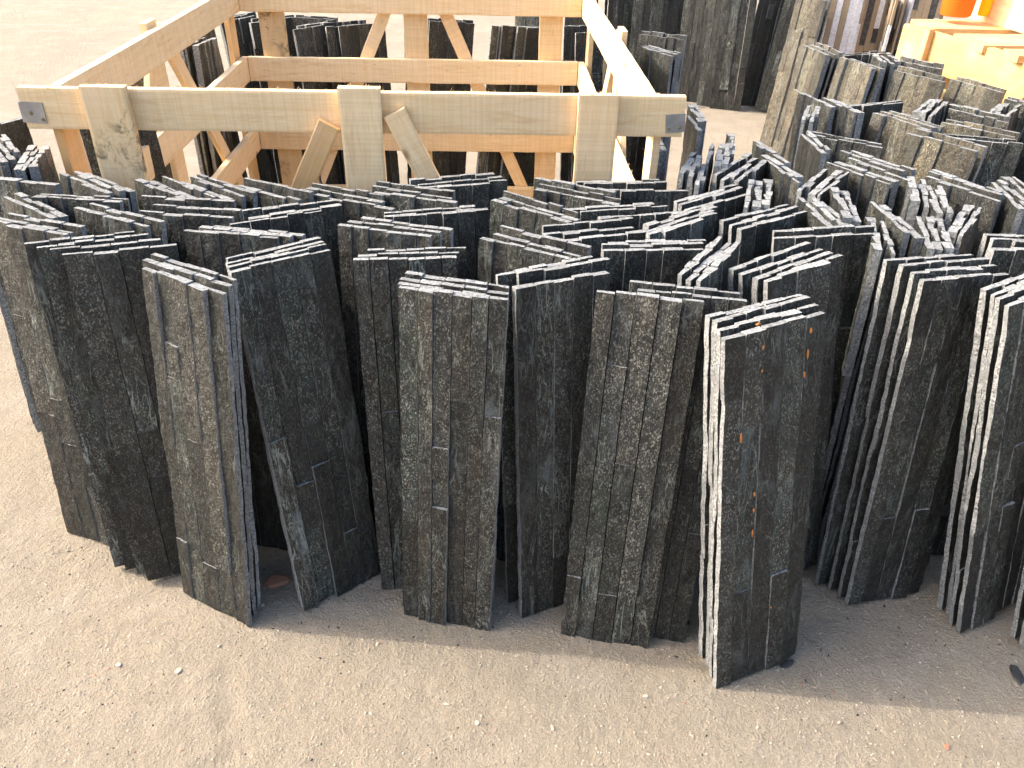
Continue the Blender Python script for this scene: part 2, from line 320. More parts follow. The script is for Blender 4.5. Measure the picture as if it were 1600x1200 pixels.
PANELS = [
('A', 'f', 'sunlit three-panel stack at the left front', [(-0.4965, 0.9271, 0.0014, 0.8865, -0.4623, -0.0188, 0.0744, 0.1023, 0.992, 1.04), (-0.4995, 0.9486, 0.0016, 0.8981, -0.4393, -0.022, 0.0744, 0.1023, 0.992, 1.04), (-0.4973, 0.9672, 0.0017, 0.9011, -0.433, -0.0229, 0.0744, 0.1023, 0.992, 1.04)]),
('B', 'f', 'dark four-panel stack leaning on the left front sunlit one', [(-0.2909, 0.9715, 0.0016, 0.8037, 0.5947, -0.0212, -0.0754, 0.1372, 0.9877, 1.008), (-0.2994, 0.9886, 0.0019, 0.7881, 0.615, -0.0252, -0.0754, 0.1372, 0.9877, 1.009), (-0.3063, 1.0026, 0.0022, 0.7721, 0.6349, -0.0292, -0.0754, 0.1372, 0.9877, 0.999), (-0.314, 1.0225, 0.0021, 0.7745, 0.6319, -0.0286, -0.0754, 0.1372, 0.9877, 0.988)]),
('C', 'f', 'four-panel stack at the front centre', [(-0.1009, 0.9094, 0.0011, 0.9782, -0.2072, -0.0154, 0.0334, 0.0841, 0.9959, 1.007), (-0.103, 0.9261, 0.0011, 0.9783, -0.2068, -0.0154, 0.0334, 0.0841, 0.9959, 1.032), (-0.1023, 0.9444, 0.001, 0.9734, -0.2285, -0.0134, 0.0334, 0.0841, 0.9959, 1.022), (-0.0999, 0.9622, 0.0011, 0.9775, -0.2105, -0.0151, 0.0334, 0.0841, 0.9959, 1.017)]),
('D', 'f', 'dark three-panel stack just right of the front centre one', [(0.0894, 0.9526, 0.0007, 0.9198, 0.3922, -0.009, -0.0409, 0.1189, 0.9921, 0.978), (0.0952, 0.9829, 0.0009, 0.9094, 0.4158, -0.0123, -0.0409, 0.1189, 0.9921, 0.985), (0.0691, 0.987, 0.0012, 0.8983, 0.439, -0.0155, -0.0409, 0.1189, 0.9921, 1.04)]),
('E', 'f', 'greyish three-panel stack between centre and the four bright-edged panels', [(0.164, 0.8807, 0.0005, 0.9839, -0.1783, -0.0073, 0.037, 0.1638, 0.9858, 0.99), (0.2228, 0.8904, 0.0009, 0.9881, -0.1532, -0.0116, 0.037, 0.1638, 0.9858, 0.996), (0.217, 0.9154, 0.0012, 0.9916, -0.128, -0.016, 0.037, 0.1638, 0.9858, 1.022)]),
('F', 'f', 'bright-edged four-panel stack nearest the camera', [(0.4013, 0.8248, 0.0034, 0.9163, 0.3978, 0.0465, -0.1094, 0.1367, 0.9846, 1.04), (0.3986, 0.8424, 0.0037, 0.9236, 0.38, 0.0498, -0.1094, 0.1367, 0.9846, 1.04), (0.3951, 0.8623, 0.0034, 0.9138, 0.4035, 0.0455, -0.1094, 0.1367, 0.9846, 1.023), (0.3901, 0.8809, 0.0036, 0.9226, 0.3827, 0.0493, -0.1094, 0.1367, 0.9846, 1.038)]),
('G', 'f', 'four-panel stack with sunlit edges at the front right', [(0.6665, 0.9859, 0.0012, 0.9739, 0.2264, -0.0163, -0.0163, 0.1416, 0.9898, 0.961), (0.6579, 1.0036, 0.0014, 0.9695, 0.2442, -0.0189, -0.0163, 0.1416, 0.9898, 0.97), (0.6487, 1.0178, 0.0014, 0.9704, 0.2409, -0.0185, -0.0163, 0.1416, 0.9898, 1.012), (0.6319, 1.0311, 0.0016, 0.9638, 0.2657, -0.0221, -0.0163, 0.1416, 0.9898, 1.031)]),
('H', 'f', 'dark four-panel stack left of the left front sunlit one', [(-0.5681, 1.011, 0.0017, 0.9379, 0.3462, -0.0231, -0.0205, 0.1218, 0.9923, 1.023), (-0.595, 1.0272, 0.002, 0.9285, 0.3703, -0.0263, -0.0205, 0.1218, 0.9923, 1.004), (-0.617, 1.0361, 0.0022, 0.9186, 0.3941, -0.0294, -0.0205, 0.1218, 0.9923, 1.018), (-0.6406, 1.0438, 0.0024, 0.908, 0.4177, -0.0325, -0.0205, 0.1218, 0.9923, 0.999)]),
('K', 'f', 'four-panel stack cut off by the right edge', [(0.8379, 0.9472, 0.0064, 0.8927, 0.4421, 0.0875, -0.1549, 0.1185, 0.9808, 1.04), (0.8318, 0.9644, 0.0063, 0.8894, 0.4489, 0.0862, -0.1549, 0.1185, 0.9808, 1.04), (0.836, 0.9842, 0.0063, 0.8881, 0.4516, 0.0856, -0.1549, 0.1185, 0.9808, 1.04), (0.8297, 0.9981, 0.0062, 0.886, 0.4558, 0.0848, -0.1549, 0.1185, 0.9808, 1.04)]),
('K2', 'f', 'pair standing outermost at the right edge', [(0.9363, 0.9085, 0.0066, 0.9513, 0.2946, 0.0902, -0.1378, 0.1451, 0.9798, 1.04), (0.9337, 0.9275, 0.0065, 0.9487, 0.3034, 0.0885, -0.1378, 0.1451, 0.9798, 1.04)]),
('L', 'f', 'sunlit three-panel stack at the far left front', [(-0.7608, 1.076, 0.0016, 0.9337, -0.3573, 0.022, 0.0221, 0.1187, 0.9927, 1.04), (-0.7617, 1.0958, 0.0014, 0.9427, -0.3331, 0.0189, 0.0221, 0.1187, 0.9927, 1.029), (-0.751, 1.1106, 0.0013, 0.9458, -0.3243, 0.0178, 0.0221, 0.1187, 0.9927, 0.989)]),
('L0', 'f', 'pair leaning outermost on the left edge', [(-1.067, 1.442, 0.0079, -0.5624, 0.82, -0.1066, 0.0, 0.1289, 0.9917, 1.0), (-1.08, 1.453, 0.0079, -0.5624, 0.82, -0.1066, 0.0, 0.1289, 0.9917, 1.0)]),
('S', 'f', 'four-panel stack behind the bright-edged front one', [(0.5029, 1.0225, 0.0068, 0.8856, 0.4554, 0.0913, -0.1401, 0.0744, 0.9873, 0.957), (0.4921, 1.0373, 0.0066, 0.8791, 0.4682, 0.0894, -0.1401, 0.0744, 0.9873, 0.984), (0.4791, 1.0505, 0.0067, 0.8834, 0.4597, 0.0907, -0.1401, 0.0744, 0.9873, 1.028), (0.4652, 1.0642, 0.0065, 0.8721, 0.4815, 0.0874, -0.1401, 0.0744, 0.9873, 1.029)]),
('S34', 'f', 'wide dark pair between two bright-edged stacks at the right', [(0.5301, 1.1287, 0.0057, 0.9964, 0.0352, 0.0765, -0.0794, 0.0894, 0.9928, 1.04), (0.5362, 1.1491, 0.0059, 0.9968, 0.0091, 0.0789, -0.0794, 0.0894, 0.9928, 1.04)]),
('S20', 'f', 'dark three-panel stack behind the left of the front centre one', [(-0.1475, 0.9896, 0.0002, 0.9915, 0.1304, 0.002, -0.0227, 0.157, 0.9873, 1.006), (-0.1448, 1.0067, 0.0001, 0.989, 0.1478, -0.0008, -0.0227, 0.157, 0.9873, 1.0), (-0.1342, 1.023, 0.0001, 0.9909, 0.1347, 0.0013, -0.0227, 0.157, 0.9873, 1.004)]),
('S13', 'f', 'sunlit three-panel stack behind the left front dark one', [(-0.4426, 1.0774, 0.0, 0.9905, -0.1378, 0.0, 0.015, 0.1078, 0.9941, 0.988), (-0.4234, 1.0894, 0.0002, 0.9866, -0.1634, 0.0028, 0.015, 0.1078, 0.9941, 1.002), (-0.4096, 1.1019, 0.0004, 0.982, -0.1889, 0.0057, 0.015, 0.1078, 0.9941, 1.016)]),
('S16', 'f', 'sunlit three-panel stack in the second row, left of centre', [(-0.2169, 1.104, 0.0, 0.9757, -0.2192, 0.0, 0.0237, 0.1054, 0.9941, 1.017), (-0.2035, 1.1175, 0.0002, 0.9697, -0.2444, 0.0028, 0.0237, 0.1054, 0.9941, 1.031), (-0.1865, 1.1351, 0.0002, 0.9695, -0.2451, 0.0029, 0.0237, 0.1054, 0.9941, 1.021)]),
('S23', 'f', 'sunlit three-panel stack behind the front centre gap', [(-0.0131, 1.0588, 0.0, 0.8884, -0.4591, -0.0, 0.0473, 0.0916, 0.9947, 0.991), (0.0048, 1.0799, 0.0002, 0.8762, -0.4819, 0.0027, 0.0473, 0.0916, 0.9947, 0.999), (0.0165, 1.0995, 0.0, 0.8884, -0.4591, 0.0, 0.0473, 0.0916, 0.9947, 1.02)]),
('S30', 'f', 'dark three-panel stack square to the camera, right of centre', [(0.217, 1.0579, 0.0, 0.9932, 0.1165, -0.0, -0.0127, 0.1082, 0.994, 1.038), (0.2168, 1.0754, 0.0001, 0.9946, 0.1035, 0.0014, -0.0127, 0.1082, 0.994, 1.04), (0.2273, 1.0916, 0.0002, 0.996, 0.0898, 0.0029, -0.0127, 0.1082, 0.994, 1.04)]),
('S31', 'f', 'slanted three-panel stack with white tops, right of centre', [(0.3396, 1.0568, 0.0, 0.5443, 0.8389, 0.0, -0.0679, 0.044, 0.9967, 1.04), (0.3271, 1.0641, 0.0001, 0.5552, 0.8317, 0.0011, -0.0679, 0.044, 0.9967, 1.04), (0.3161, 1.0737, 0.0, 0.5425, 0.8401, -0.0002, -0.0679, 0.044, 0.9967, 1.04)]),
('S33', 'f', 'three-panel stack with sunlit edges, right of centre', [(0.4545, 1.2033, 0.0, 0.8475, 0.5308, 0.0, -0.0535, 0.0854, 0.9949, 1.04), (0.4445, 1.2178, 0.0, 0.8446, 0.5354, -0.0005, -0.0535, 0.0854, 0.9949, 1.04), (0.432, 1.2335, 0.0002, 0.8582, 0.5133, 0.0021, -0.0535, 0.0854, 0.9949, 1.013)]),
('S9', 'f', 'dark three-panel stack square to the camera at the left', [(-0.54, 1.1611, 0.0, 0.9946, -0.1036, 0.0, 0.0113, 0.1085, 0.994, 1.04), (-0.5307, 1.1894, 0.0002, 0.997, -0.0779, -0.0028, 0.0113, 0.1085, 0.994, 0.987), (-0.5524, 1.2095, 0.0004, 0.9986, -0.0521, -0.0057, 0.0113, 0.1085, 0.994, 1.04)]),
('S6', 'f', 'sunlit pair behind the dark left four', [(-0.6641, 1.1364, 0.0, 0.9121, -0.41, 0.0, 0.0428, 0.0953, 0.9945, 1.04), (-0.6467, 1.1507, 0.0001, 0.9074, -0.4202, 0.0012, 0.0428, 0.0953, 0.9945, 1.04)]),
('S12', 'c', 'dark three-panel stack at centre left', [(-0.3559, 1.1574, 0.0, 0.8978, 0.4404, -0.0, -0.0457, 0.0931, 0.9946, 0.972), (-0.3353, 1.1926, 0.0002, 0.9089, 0.417, 0.0027, -0.0457, 0.0931, 0.9946, 1.006), (-0.35, 1.2156, 0.0004, 0.9194, 0.3933, 0.0054, -0.0457, 0.0931, 0.9946, 1.02)]),
('S18', 'c', 'dark three-panel stack between sunlit stacks at centre', [(-0.105, 1.1749, 0.0, 0.967, 0.2546, 0.0, -0.0274, 0.104, 0.9942, 1.03), (-0.1249, 1.1915, 0.0001, 0.9696, 0.2445, 0.0011, -0.0274, 0.104, 0.9942, 1.015), (-0.1267, 1.2082, 0.0003, 0.9756, 0.2194, 0.0039, -0.0274, 0.104, 0.9942, 1.021)]),
('S22', 'c', 'sunlit three-panel stack right of the centre, third row', [(-0.0086, 1.2163, 0.0, 0.8275, -0.5615, 0.0, 0.0559, 0.0824, 0.995, 1.034), (0.0052, 1.2302, 0.0002, 0.8126, -0.5828, 0.0026, 0.0559, 0.0824, 0.995, 1.04), (0.0073, 1.2566, 0.0004, 0.7973, -0.6036, 0.0052, 0.0559, 0.0824, 0.995, 1.04)]),
('S28', 'c', 'dark three-panel stack behind the square one, right of centre', [(0.1555, 1.1177, 0.0, 0.954, 0.2997, -0.0, -0.032, 0.1019, 0.9943, 0.961), (0.1344, 1.1315, 0.0002, 0.9615, 0.2749, 0.0028, -0.032, 0.1019, 0.9943, 1.008), (0.1347, 1.1522, 0.0003, 0.9637, 0.2668, 0.0037, -0.032, 0.1019, 0.9943, 1.009)]),
('S29', 'c', 'three-panel stack of closely fanned panels, right of centre', [(0.3028, 1.1734, 0.0, 0.7948, 0.6069, -0.0, -0.0592, 0.0776, 0.9952, 1.032), (0.302, 1.191, 0.0, 0.794, 0.6079, -0.0001, -0.0592, 0.0776, 0.9952, 1.04), (0.3054, 1.2119, 0.0002, 0.8095, 0.5871, 0.0024, -0.0592, 0.0776, 0.9952, 1.04)]),
('S26', 'c', 'dark fanned three-panel stack in the third row', [(0.2245, 1.205, 0.0, 0.9705, 0.2411, 0.0, -0.026, 0.1046, 0.9942, 1.035), (0.1965, 1.2158, 0.0001, 0.9737, 0.228, 0.0015, -0.026, 0.1046, 0.9942, 1.025), (0.1725, 1.2372, 0.0003, 0.9792, 0.2027, 0.0043, -0.026, 0.1046, 0.9942, 1.028)]),
('S27', 'c', 'slanting three-panel stack near the right end of the crate', [(0.3796, 1.2802, 0.0, 0.8089, 0.5879, 0.0, -0.0579, 0.0796, 0.9951, 1.005), (0.3732, 1.3041, 0.0001, 0.8042, 0.5944, -0.0008, -0.0579, 0.0796, 0.9951, 1.022), (0.3702, 1.3272, 0.0, 0.806, 0.5919, -0.0005, -0.0579, 0.0796, 0.9951, 1.018)]),
('S2', 'c', 'sunlit pair turned sideways at the far left', [(-0.8226, 1.1824, 0.0, 0.8159, -0.5781, 0.0, 0.0572, 0.0807, 0.9951, 1.04), (-0.8126, 1.2003, 0.0002, 0.8007, -0.5991, 0.0026, 0.0572, 0.0807, 0.9951, 1.04)]),
('S3', 'c', 'dark pair behind the far left sunlit one', [(-0.7311, 1.2019, 0.0, 0.9961, -0.0884, -0.0, 0.0096, 0.1087, 0.994, 1.005), (-0.7309, 1.2225, 0.0, 0.9962, -0.0874, -0.0001, 0.0096, 0.1087, 0.994, 1.032)]),
('S4', 'c', 'pair standing left of the crate corner', [(-0.8732, 1.2766, 0.0, 0.9799, -0.1995, 0.0, 0.0216, 0.1061, 0.9941, 1.04), (-0.8953, 1.2959, 0.0001, 0.9828, -0.1849, -0.0016, 0.0216, 0.1061, 0.9941, 1.04)]),
('S5', 'c', 'sunlit three-panel stack under the left crate post', [(-0.78, 1.2926, 0.0, 0.8063, -0.5916, 0.0, 0.0581, 0.0793, 0.9952, 1.04), (-0.7587, 1.295, 0.0001, 0.8005, -0.5993, 0.001, 0.0581, 0.0793, 0.9952, 1.04), (-0.7466, 1.304, 0.0001, 0.7971, -0.6039, 0.0015, 0.0581, 0.0793, 0.9952, 1.04)]),
('S10', 'c', 'sunlit row of six in front of the left crate bay', [(-0.6388, 1.2742, 0.0, 0.8043, -0.5942, 0.0, 0.0583, 0.079, 0.9952, 1.04), (-0.6155, 1.2751, 0.0, 0.8055, -0.5926, -0.0002, 0.0583, 0.079, 0.9952, 1.04), (-0.6008, 1.2878, 0.0002, 0.7898, -0.6133, 0.0024, 0.0583, 0.079, 0.9952, 1.04), (-0.5689, 1.2814, 0.0, 0.8055, -0.5926, -0.0002, 0.0583, 0.079, 0.9952, 0.95), (-0.5511, 1.2863, 0.0001, 0.8097, -0.5869, -0.0009, 0.0583, 0.079, 0.9952, 0.966), (-0.5379, 1.2977, 0.0003, 0.8246, -0.5657, -0.0035, 0.0583, 0.079, 0.9952, 0.987)]),
('S11', 'c', 'sunlit pair in front of the left crate bay', [(-0.4547, 1.275, 0.0, 0.8854, -0.4647, -0.0, 0.0478, 0.0912, 0.9947, 0.95), (-0.4436, 1.2913, 0.0002, 0.8968, -0.4424, -0.0026, 0.0478, 0.0912, 0.9947, 1.001)]),
('S15', 'c', 'sunlit three-panel stack under the middle crate post', [(-0.2966, 1.2383, 0.0, 0.9316, -0.3635, 0.0, 0.0384, 0.0984, 0.9944, 1.019), (-0.3159, 1.2641, 0.0001, 0.9246, -0.381, 0.002, 0.0384, 0.0984, 0.9944, 1.009), (-0.3166, 1.287, 0.0001, 0.9341, -0.3569, -0.0007, 0.0384, 0.0984, 0.9944, 0.952)]),
('S17', 'c', 'sunlit three-panel stack right of the middle crate post', [(-0.1913, 1.2572, 0.0, 0.957, -0.2899, 0.0, 0.031, 0.1024, 0.9943, 1.025), (-0.1997, 1.2781, 0.0001, 0.9523, -0.3051, 0.0017, 0.031, 0.1024, 0.9943, 1.006), (-0.1951, 1.2986, 0.0001, 0.9599, -0.2803, -0.0011, 0.031, 0.1024, 0.9943, 0.965)]),
('S19', 'c', 'dark three-panel stack in front of the right crate brace', [(-0.0734, 1.3237, 0.0, 0.9562, 0.2928, -0.0, -0.0313, 0.1023, 0.9943, 1.04), (-0.0824, 1.3395, 0.0001, 0.9543, 0.2989, -0.0007, -0.0313, 0.1023, 0.9943, 1.04), (-0.0984, 1.3497, 0.0001, 0.9526, 0.3043, -0.0013, -0.0313, 0.1023, 0.9943, 1.032)]),
('S24', 'c', 'sunlit three-panel stack under the right crate post', [(0.0796, 1.2928, 0.0, 0.9101, -0.4144, -0.0, 0.0433, 0.095, 0.9945, 1.04), (0.0856, 1.3105, 0.0002, 0.899, -0.4379, 0.0027, 0.0433, 0.095, 0.9945, 1.04), (0.079, 1.3358, 0.0004, 0.8901, -0.4558, 0.0048, 0.0433, 0.095, 0.9945, 1.04)]),
('S25', 'c', 'dark three-panel stack below the right crate corner', [(0.2348, 1.3221, 0.0, 0.9961, 0.0883, 0.0, -0.0096, 0.1087, 0.994, 1.04), (0.201, 1.3394, 0.0002, 0.9935, 0.114, -0.0028, -0.0096, 0.1087, 0.994, 1.0), (0.191, 1.3622, 0.0004, 0.9902, 0.1396, -0.0057, -0.0096, 0.1087, 0.994, 1.04)]),
('S37', 'c', 'edge-on trio with white tops, right of the crate', [(0.4237, 1.3361, 0.0022, 0.2882, 0.9571, -0.0296, -0.03, 0.04, 0.9988, 1.01), (0.4445, 1.3417, 0.0023, -0.2512, -0.9674, 0.0312, -0.03, 0.04, 0.9988, 0.95), (0.4652, 1.3523, 0.0023, -0.2765, -0.9605, 0.0301, -0.03, 0.04, 0.9988, 0.95)]),
('S38', 'c', 'slanting trio of tall panels right of the crate corner', [(0.5135, 1.4469, 0.0033, 0.1529, -0.9873, 0.0441, -0.03, 0.04, 0.9988, 0.95), (0.5229, 1.4809, 0.0033, 0.1787, -0.9829, 0.0447, -0.03, 0.04, 0.9988, 1.04), (0.5221, 1.5655, 0.0033, 0.1777, -0.9831, 0.0447, -0.03, 0.04, 0.9988, 1.04)]),
('S39', 'c', 'slanting trio right of the crate corner', [(0.477, 1.4507, 0.0, 0.5577, 0.8301, 0.0, -0.068, 0.0457, 0.9966, 0.984), (0.4598, 1.464, 0.0001, 0.5756, 0.8177, 0.0018, -0.068, 0.0457, 0.9966, 1.04), (0.452, 1.4868, 0.0003, 0.5966, 0.8025, 0.0039, -0.068, 0.0457, 0.9966, 1.04)]),
('S40', 'c', 'edge-on group beside open ground near the crate corner', [(0.4277, 1.5444, 0.0023, 0.2551, 0.9664, -0.031, -0.03, 0.04, 0.9988, 1.04), (0.4605, 1.6311, 0.0025, -0.2111, -0.9769, 0.0327, -0.03, 0.04, 0.9988, 1.04)]),
('S40b', 'c', 'edge-on trio next to the crate corner post', [(0.3787, 1.553, 0.0029, 0.2638, 0.9638, -0.0386, 0.0, 0.04, 0.9992, 0.95), (0.3932, 1.5432, 0.0029, 0.2607, 0.9646, -0.0386, 0.0, 0.04, 0.9992, 1.04)]),
('S40c', 'c', 'curved trio with white tops at the crate corner post', [(0.3396, 1.435, 0.0029, 0.2653, 0.9634, -0.0385, 0.0, 0.04, 0.9992, 0.95), (0.3314, 1.4599, 0.0029, 0.2905, 0.9561, -0.0382, 0.0, 0.04, 0.9992, 0.95), (0.324, 1.4879, 0.0028, 0.3155, 0.9482, -0.0379, 0.0, 0.04, 0.9992, 0.95)]),
('S40d', 'c', 'sideways trio just behind the metal crate bracket', [(0.3833, 1.7533, 0.003, -0.0004, -0.9992, 0.04, 0.0, 0.04, 0.9992, 0.961), (0.3999, 1.8213, 0.003, -0.0151, -0.9991, 0.04, 0.0, 0.04, 0.9992, 1.04), (0.4149, 1.8513, 0.003, -0.0368, -0.9985, 0.0399, 0.0, 0.04, 0.9992, 1.04)]),
('S41', 'c', 'slanting trio with white tops at the right middle', [(0.6172, 1.3945, 0.0, 0.5988, 0.8009, 0.0, -0.0679, 0.0508, 0.9964, 1.04), (0.6033, 1.4075, 0.0002, 0.5778, 0.8162, -0.0022, -0.0679, 0.0508, 0.9964, 1.04), (0.5864, 1.4199, 0.0003, 0.5564, 0.8309, -0.0044, -0.0679, 0.0508, 0.9964, 1.04)]),
('S42', 'c', 'sideways trio with bright tops at the right middle', [(0.5194, 1.2587, 0.0031, 0.0422, -0.9983, 0.0412, -0.03, 0.04, 0.9988, 0.952), (0.5366, 1.2552, 0.0031, 0.0374, -0.9985, 0.0411, -0.03, 0.04, 0.9988, 0.95), (0.5513, 1.25, 0.0031, 0.0533, -0.9977, 0.0415, -0.03, 0.04, 0.9988, 0.95)]),
('S43', 'c', 'edge-on pair with bright tops at the right middle', [(0.5717, 1.2896, 0.0026, -0.1612, -0.9863, 0.0346, -0.03, 0.04, 0.9988, 1.04), (0.5897, 1.2892, 0.0025, -0.1869, -0.9818, 0.0337, -0.03, 0.04, 0.9988, 1.04)]),
('S44', 'c', 'broad sunlit five-panel stack at the right', [(0.6585, 1.4625, 0.0037, 0.4377, -0.8978, 0.049, -0.03, 0.04, 0.9988, 1.04), (0.6803, 1.4745, 0.0037, 0.4387, -0.8973, 0.0491, -0.03, 0.04, 0.9988, 1.002), (0.7027, 1.4764, 0.0037, 0.415, -0.9085, 0.0488, -0.03, 0.04, 0.9988, 1.04), (0.704, 1.5163, 0.0037, 0.4387, -0.8973, 0.0491, -0.03, 0.04, 0.9988, 1.04), (0.7286, 1.5274, 0.0037, 0.4621, -0.8855, 0.0493, -0.03, 0.04, 0.9988, 1.04)]),
('S45', 'c', 'turned pair with thick pale edges at the right', [(0.6351, 1.2434, 0.003, -0.0039, -0.9992, 0.0399, -0.03, 0.04, 0.9988, 1.04), (0.6516, 1.2317, 0.003, 0.0223, -0.9989, 0.0406, -0.03, 0.04, 0.9988, 1.023)]),
('S46', 'c', 'edge-on pair beside the front right four', [(0.5871, 1.1689, 0.0023, -0.2655, -0.9636, 0.0306, -0.03, 0.04, 0.9988, 0.95), (0.6038, 1.1626, 0.0024, -0.2403, -0.9702, 0.0316, -0.03, 0.04, 0.9988, 0.965)]),
('S47', 'c', 'edge-on pair with stepped white tops at the right', [(0.7296, 1.371, 0.0021, -0.3212, -0.9466, 0.0282, -0.03, 0.04, 0.9988, 1.04), (0.7454, 1.3649, 0.0021, -0.3349, -0.9418, 0.0276, -0.03, 0.04, 0.9988, 1.04)]),
('S47b', 'c', 'edge-on pair below the broad right stack', [(0.7436, 1.3207, 0.0022, -0.2834, -0.9585, 0.0298, -0.03, 0.04, 0.9988, 1.019), (0.76, 1.319, 0.0022, -0.2904, -0.9565, 0.0295, -0.03, 0.04, 0.9988, 1.04)]),
('S47c', 'c', 'edge-on trio behind the front right four', [(0.6717, 1.1871, 0.0023, -0.2741, -0.9612, 0.0302, -0.03, 0.04, 0.9988, 1.04), (0.6862, 1.1824, 0.0022, -0.2992, -0.9538, 0.0292, -0.03, 0.04, 0.9988, 0.973), (0.7049, 1.1881, 0.0023, -0.2741, -0.9612, 0.0302, -0.03, 0.04, 0.9988, 0.95)]),
('S47d', 'c', 'pair slanting against the edge-on ones at the right', [(0.7896, 1.2308, 0.0, 0.5859, 0.8104, -0.0, -0.068, 0.0492, 0.9965, 1.04), (0.778, 1.2482, 0.0002, 0.5646, 0.8254, -0.0022, -0.068, 0.0492, 0.9965, 0.95)]),
('S48', 'c', 'long bright-topped trio at the right', [(0.8237, 1.3911, 0.0037, 0.4474, -0.893, 0.0491, -0.03, 0.04, 0.9988, 1.03), (0.838, 1.4136, 0.0037, 0.4238, -0.9044, 0.0489, -0.03, 0.04, 0.9988, 1.04), (0.8506, 1.435, 0.0036, 0.3999, -0.9153, 0.0486, -0.03, 0.04, 0.9988, 1.04)]),
('S49', 'c', 'sideways four at the right edge', [(0.8858, 1.355, 0.0025, -0.1771, -0.9836, 0.034, -0.03, 0.04, 0.9988, 1.04), (0.9071, 1.3667, 0.0026, -0.1513, -0.9879, 0.035, -0.03, 0.04, 0.9988, 1.006), (0.9234, 1.3777, 0.0027, -0.1254, -0.9915, 0.0359, -0.03, 0.04, 0.9988, 0.95), (0.9457, 1.3924, 0.0027, -0.1045, -0.9939, 0.0366, -0.03, 0.04, 0.9988, 0.95)]),
('S50', 'c', 'square four behind the right edge stack', [(0.8081, 1.0966, 0.0, 0.9992, -0.0406, -0.0, 0.0044, 0.1092, 0.994, 0.97), (0.8193, 1.1178, 0.0001, 0.9997, -0.024, -0.0018, 0.0044, 0.1092, 0.994, 0.991), (0.8196, 1.1364, 0.0003, 1.0, -0.0077, -0.0036, 0.0044, 0.1092, 0.994, 1.005), (0.8292, 1.1547, 0.0003, 1.0, -0.0078, -0.0036, 0.0044, 0.1092, 0.994, 1.017)]),
('R1', 'b', 'tall brown trio with a long sunlit left side', [(0.8417, 2.5922, 0.0001, 0.2063, -0.9785, -0.0011, 0.0995, 0.0199, 0.9948, 1.031), (0.8619, 2.5944, 0.0001, 0.1809, -0.9835, 0.0016, 0.0995, 0.0199, 0.9948, 1.028), (0.8883, 2.6158, 0.0003, 0.1553, -0.9879, 0.0042, 0.0995, 0.0199, 0.9948, 1.04)]),
('R2', 'b', 'brown sunlit pair behind the right field', [(0.9005, 2.3858, 0.0017, 0.2608, -0.9651, 0.0222, 0.0994, 0.0497, 0.9938, 1.04), (0.9284, 2.3832, 0.0019, 0.2357, -0.9715, 0.025, 0.0994, 0.0497, 0.9938, 1.04)]),
('R3', 'c', 'dark single row with a white top in the right field', [(0.878, 1.9254, 0.0, 0.9395, 0.3426, 0.0, -0.0363, 0.0996, 0.9944, 1.027), (0.885, 1.949, 0.0001, 0.9366, 0.3504, -0.0009, -0.0363, 0.0996, 0.9944, 1.019)]),
('R4', 'c', 'small slanted trio at the back of the right field', [(1.0585, 2.4439, 0.0026, -0.1446, -0.9889, 0.0352, -0.03, 0.04, 0.9988, 1.016), (1.0881, 2.4637, 0.0026, -0.1537, -0.9875, 0.0349, -0.03, 0.04, 0.9988, 1.031), (1.1159, 2.4875, 0.0026, -0.1492, -0.9882, 0.0351, -0.03, 0.04, 0.9988, 0.989)]),
('R4b', 'c', 'dark pair at the back of the right field', [(1.0552, 2.5215, 0.0, 0.9328, 0.3603, 0.0, -0.0381, 0.0985, 0.9944, 1.04), (1.0683, 2.5421, 0.0, 0.9312, 0.3646, -0.0005, -0.0381, 0.0985, 0.9944, 1.04)]),
('R5', 'b', 'pale brown sunlit pair below the orange container', [(1.0276, 2.2608, 0.0018, 0.6282, -0.7777, -0.0239, 0.0994, 0.0497, 0.9938, 0.976), (1.0551, 2.3188, 0.0012, 0.5731, -0.8193, -0.0163, 0.0994, 0.0497, 0.9938, 0.95)]),
('R5b', 'c', 'pair under the corner of the far wooden crate', [(1.1482, 2.3812, 0.0037, 0.4183, -0.907, 0.0488, -0.03, 0.04, 0.9988, 1.04), (1.1719, 2.4236, 0.0036, 0.3966, -0.9167, 0.0486, -0.03, 0.04, 0.9988, 1.04)]),
('R6', 'b', 'brown sunlit pair below the far wooden crate', [(1.1478, 2.183, 0.0001, 0.4555, -0.8902, -0.001, 0.0994, 0.0497, 0.9938, 1.04), (1.1757, 2.2169, 0.0005, 0.3931, -0.9195, 0.0067, 0.0994, 0.0497, 0.9938, 1.04)]),
('R7', 'c', 'trio with one panel standing out, left of the right field', [(0.7441, 1.99, 0.0034, 0.1922, -0.9803, 0.045, -0.03, 0.04, 0.9988, 1.04), (0.7741, 1.9246, 0.0033, 0.1665, -0.985, 0.0444, -0.03, 0.04, 0.9988, 1.04), (0.7918, 1.9245, 0.0033, 0.1406, -0.9891, 0.0438, -0.03, 0.04, 0.9988, 1.04)]),
('R8', 'c', 'edge-on pair at the left of the right field', [(0.6745, 1.8556, 0.002, 0.354, 0.9349, -0.0268, -0.03, 0.04, 0.9988, 1.04), (0.6893, 1.846, 0.0019, 0.3783, 0.9253, -0.0257, -0.03, 0.04, 0.9988, 1.04)]),
('R9', 'c', 'bent sideways pair at the left of the right field', [(0.6371, 1.6395, 0.0029, -0.0267, -0.9989, 0.0392, -0.03, 0.04, 0.9988, 1.04), (0.6205, 1.6208, 0.003, -0.0131, -0.9991, 0.0396, -0.03, 0.04, 0.9988, 1.04)]),
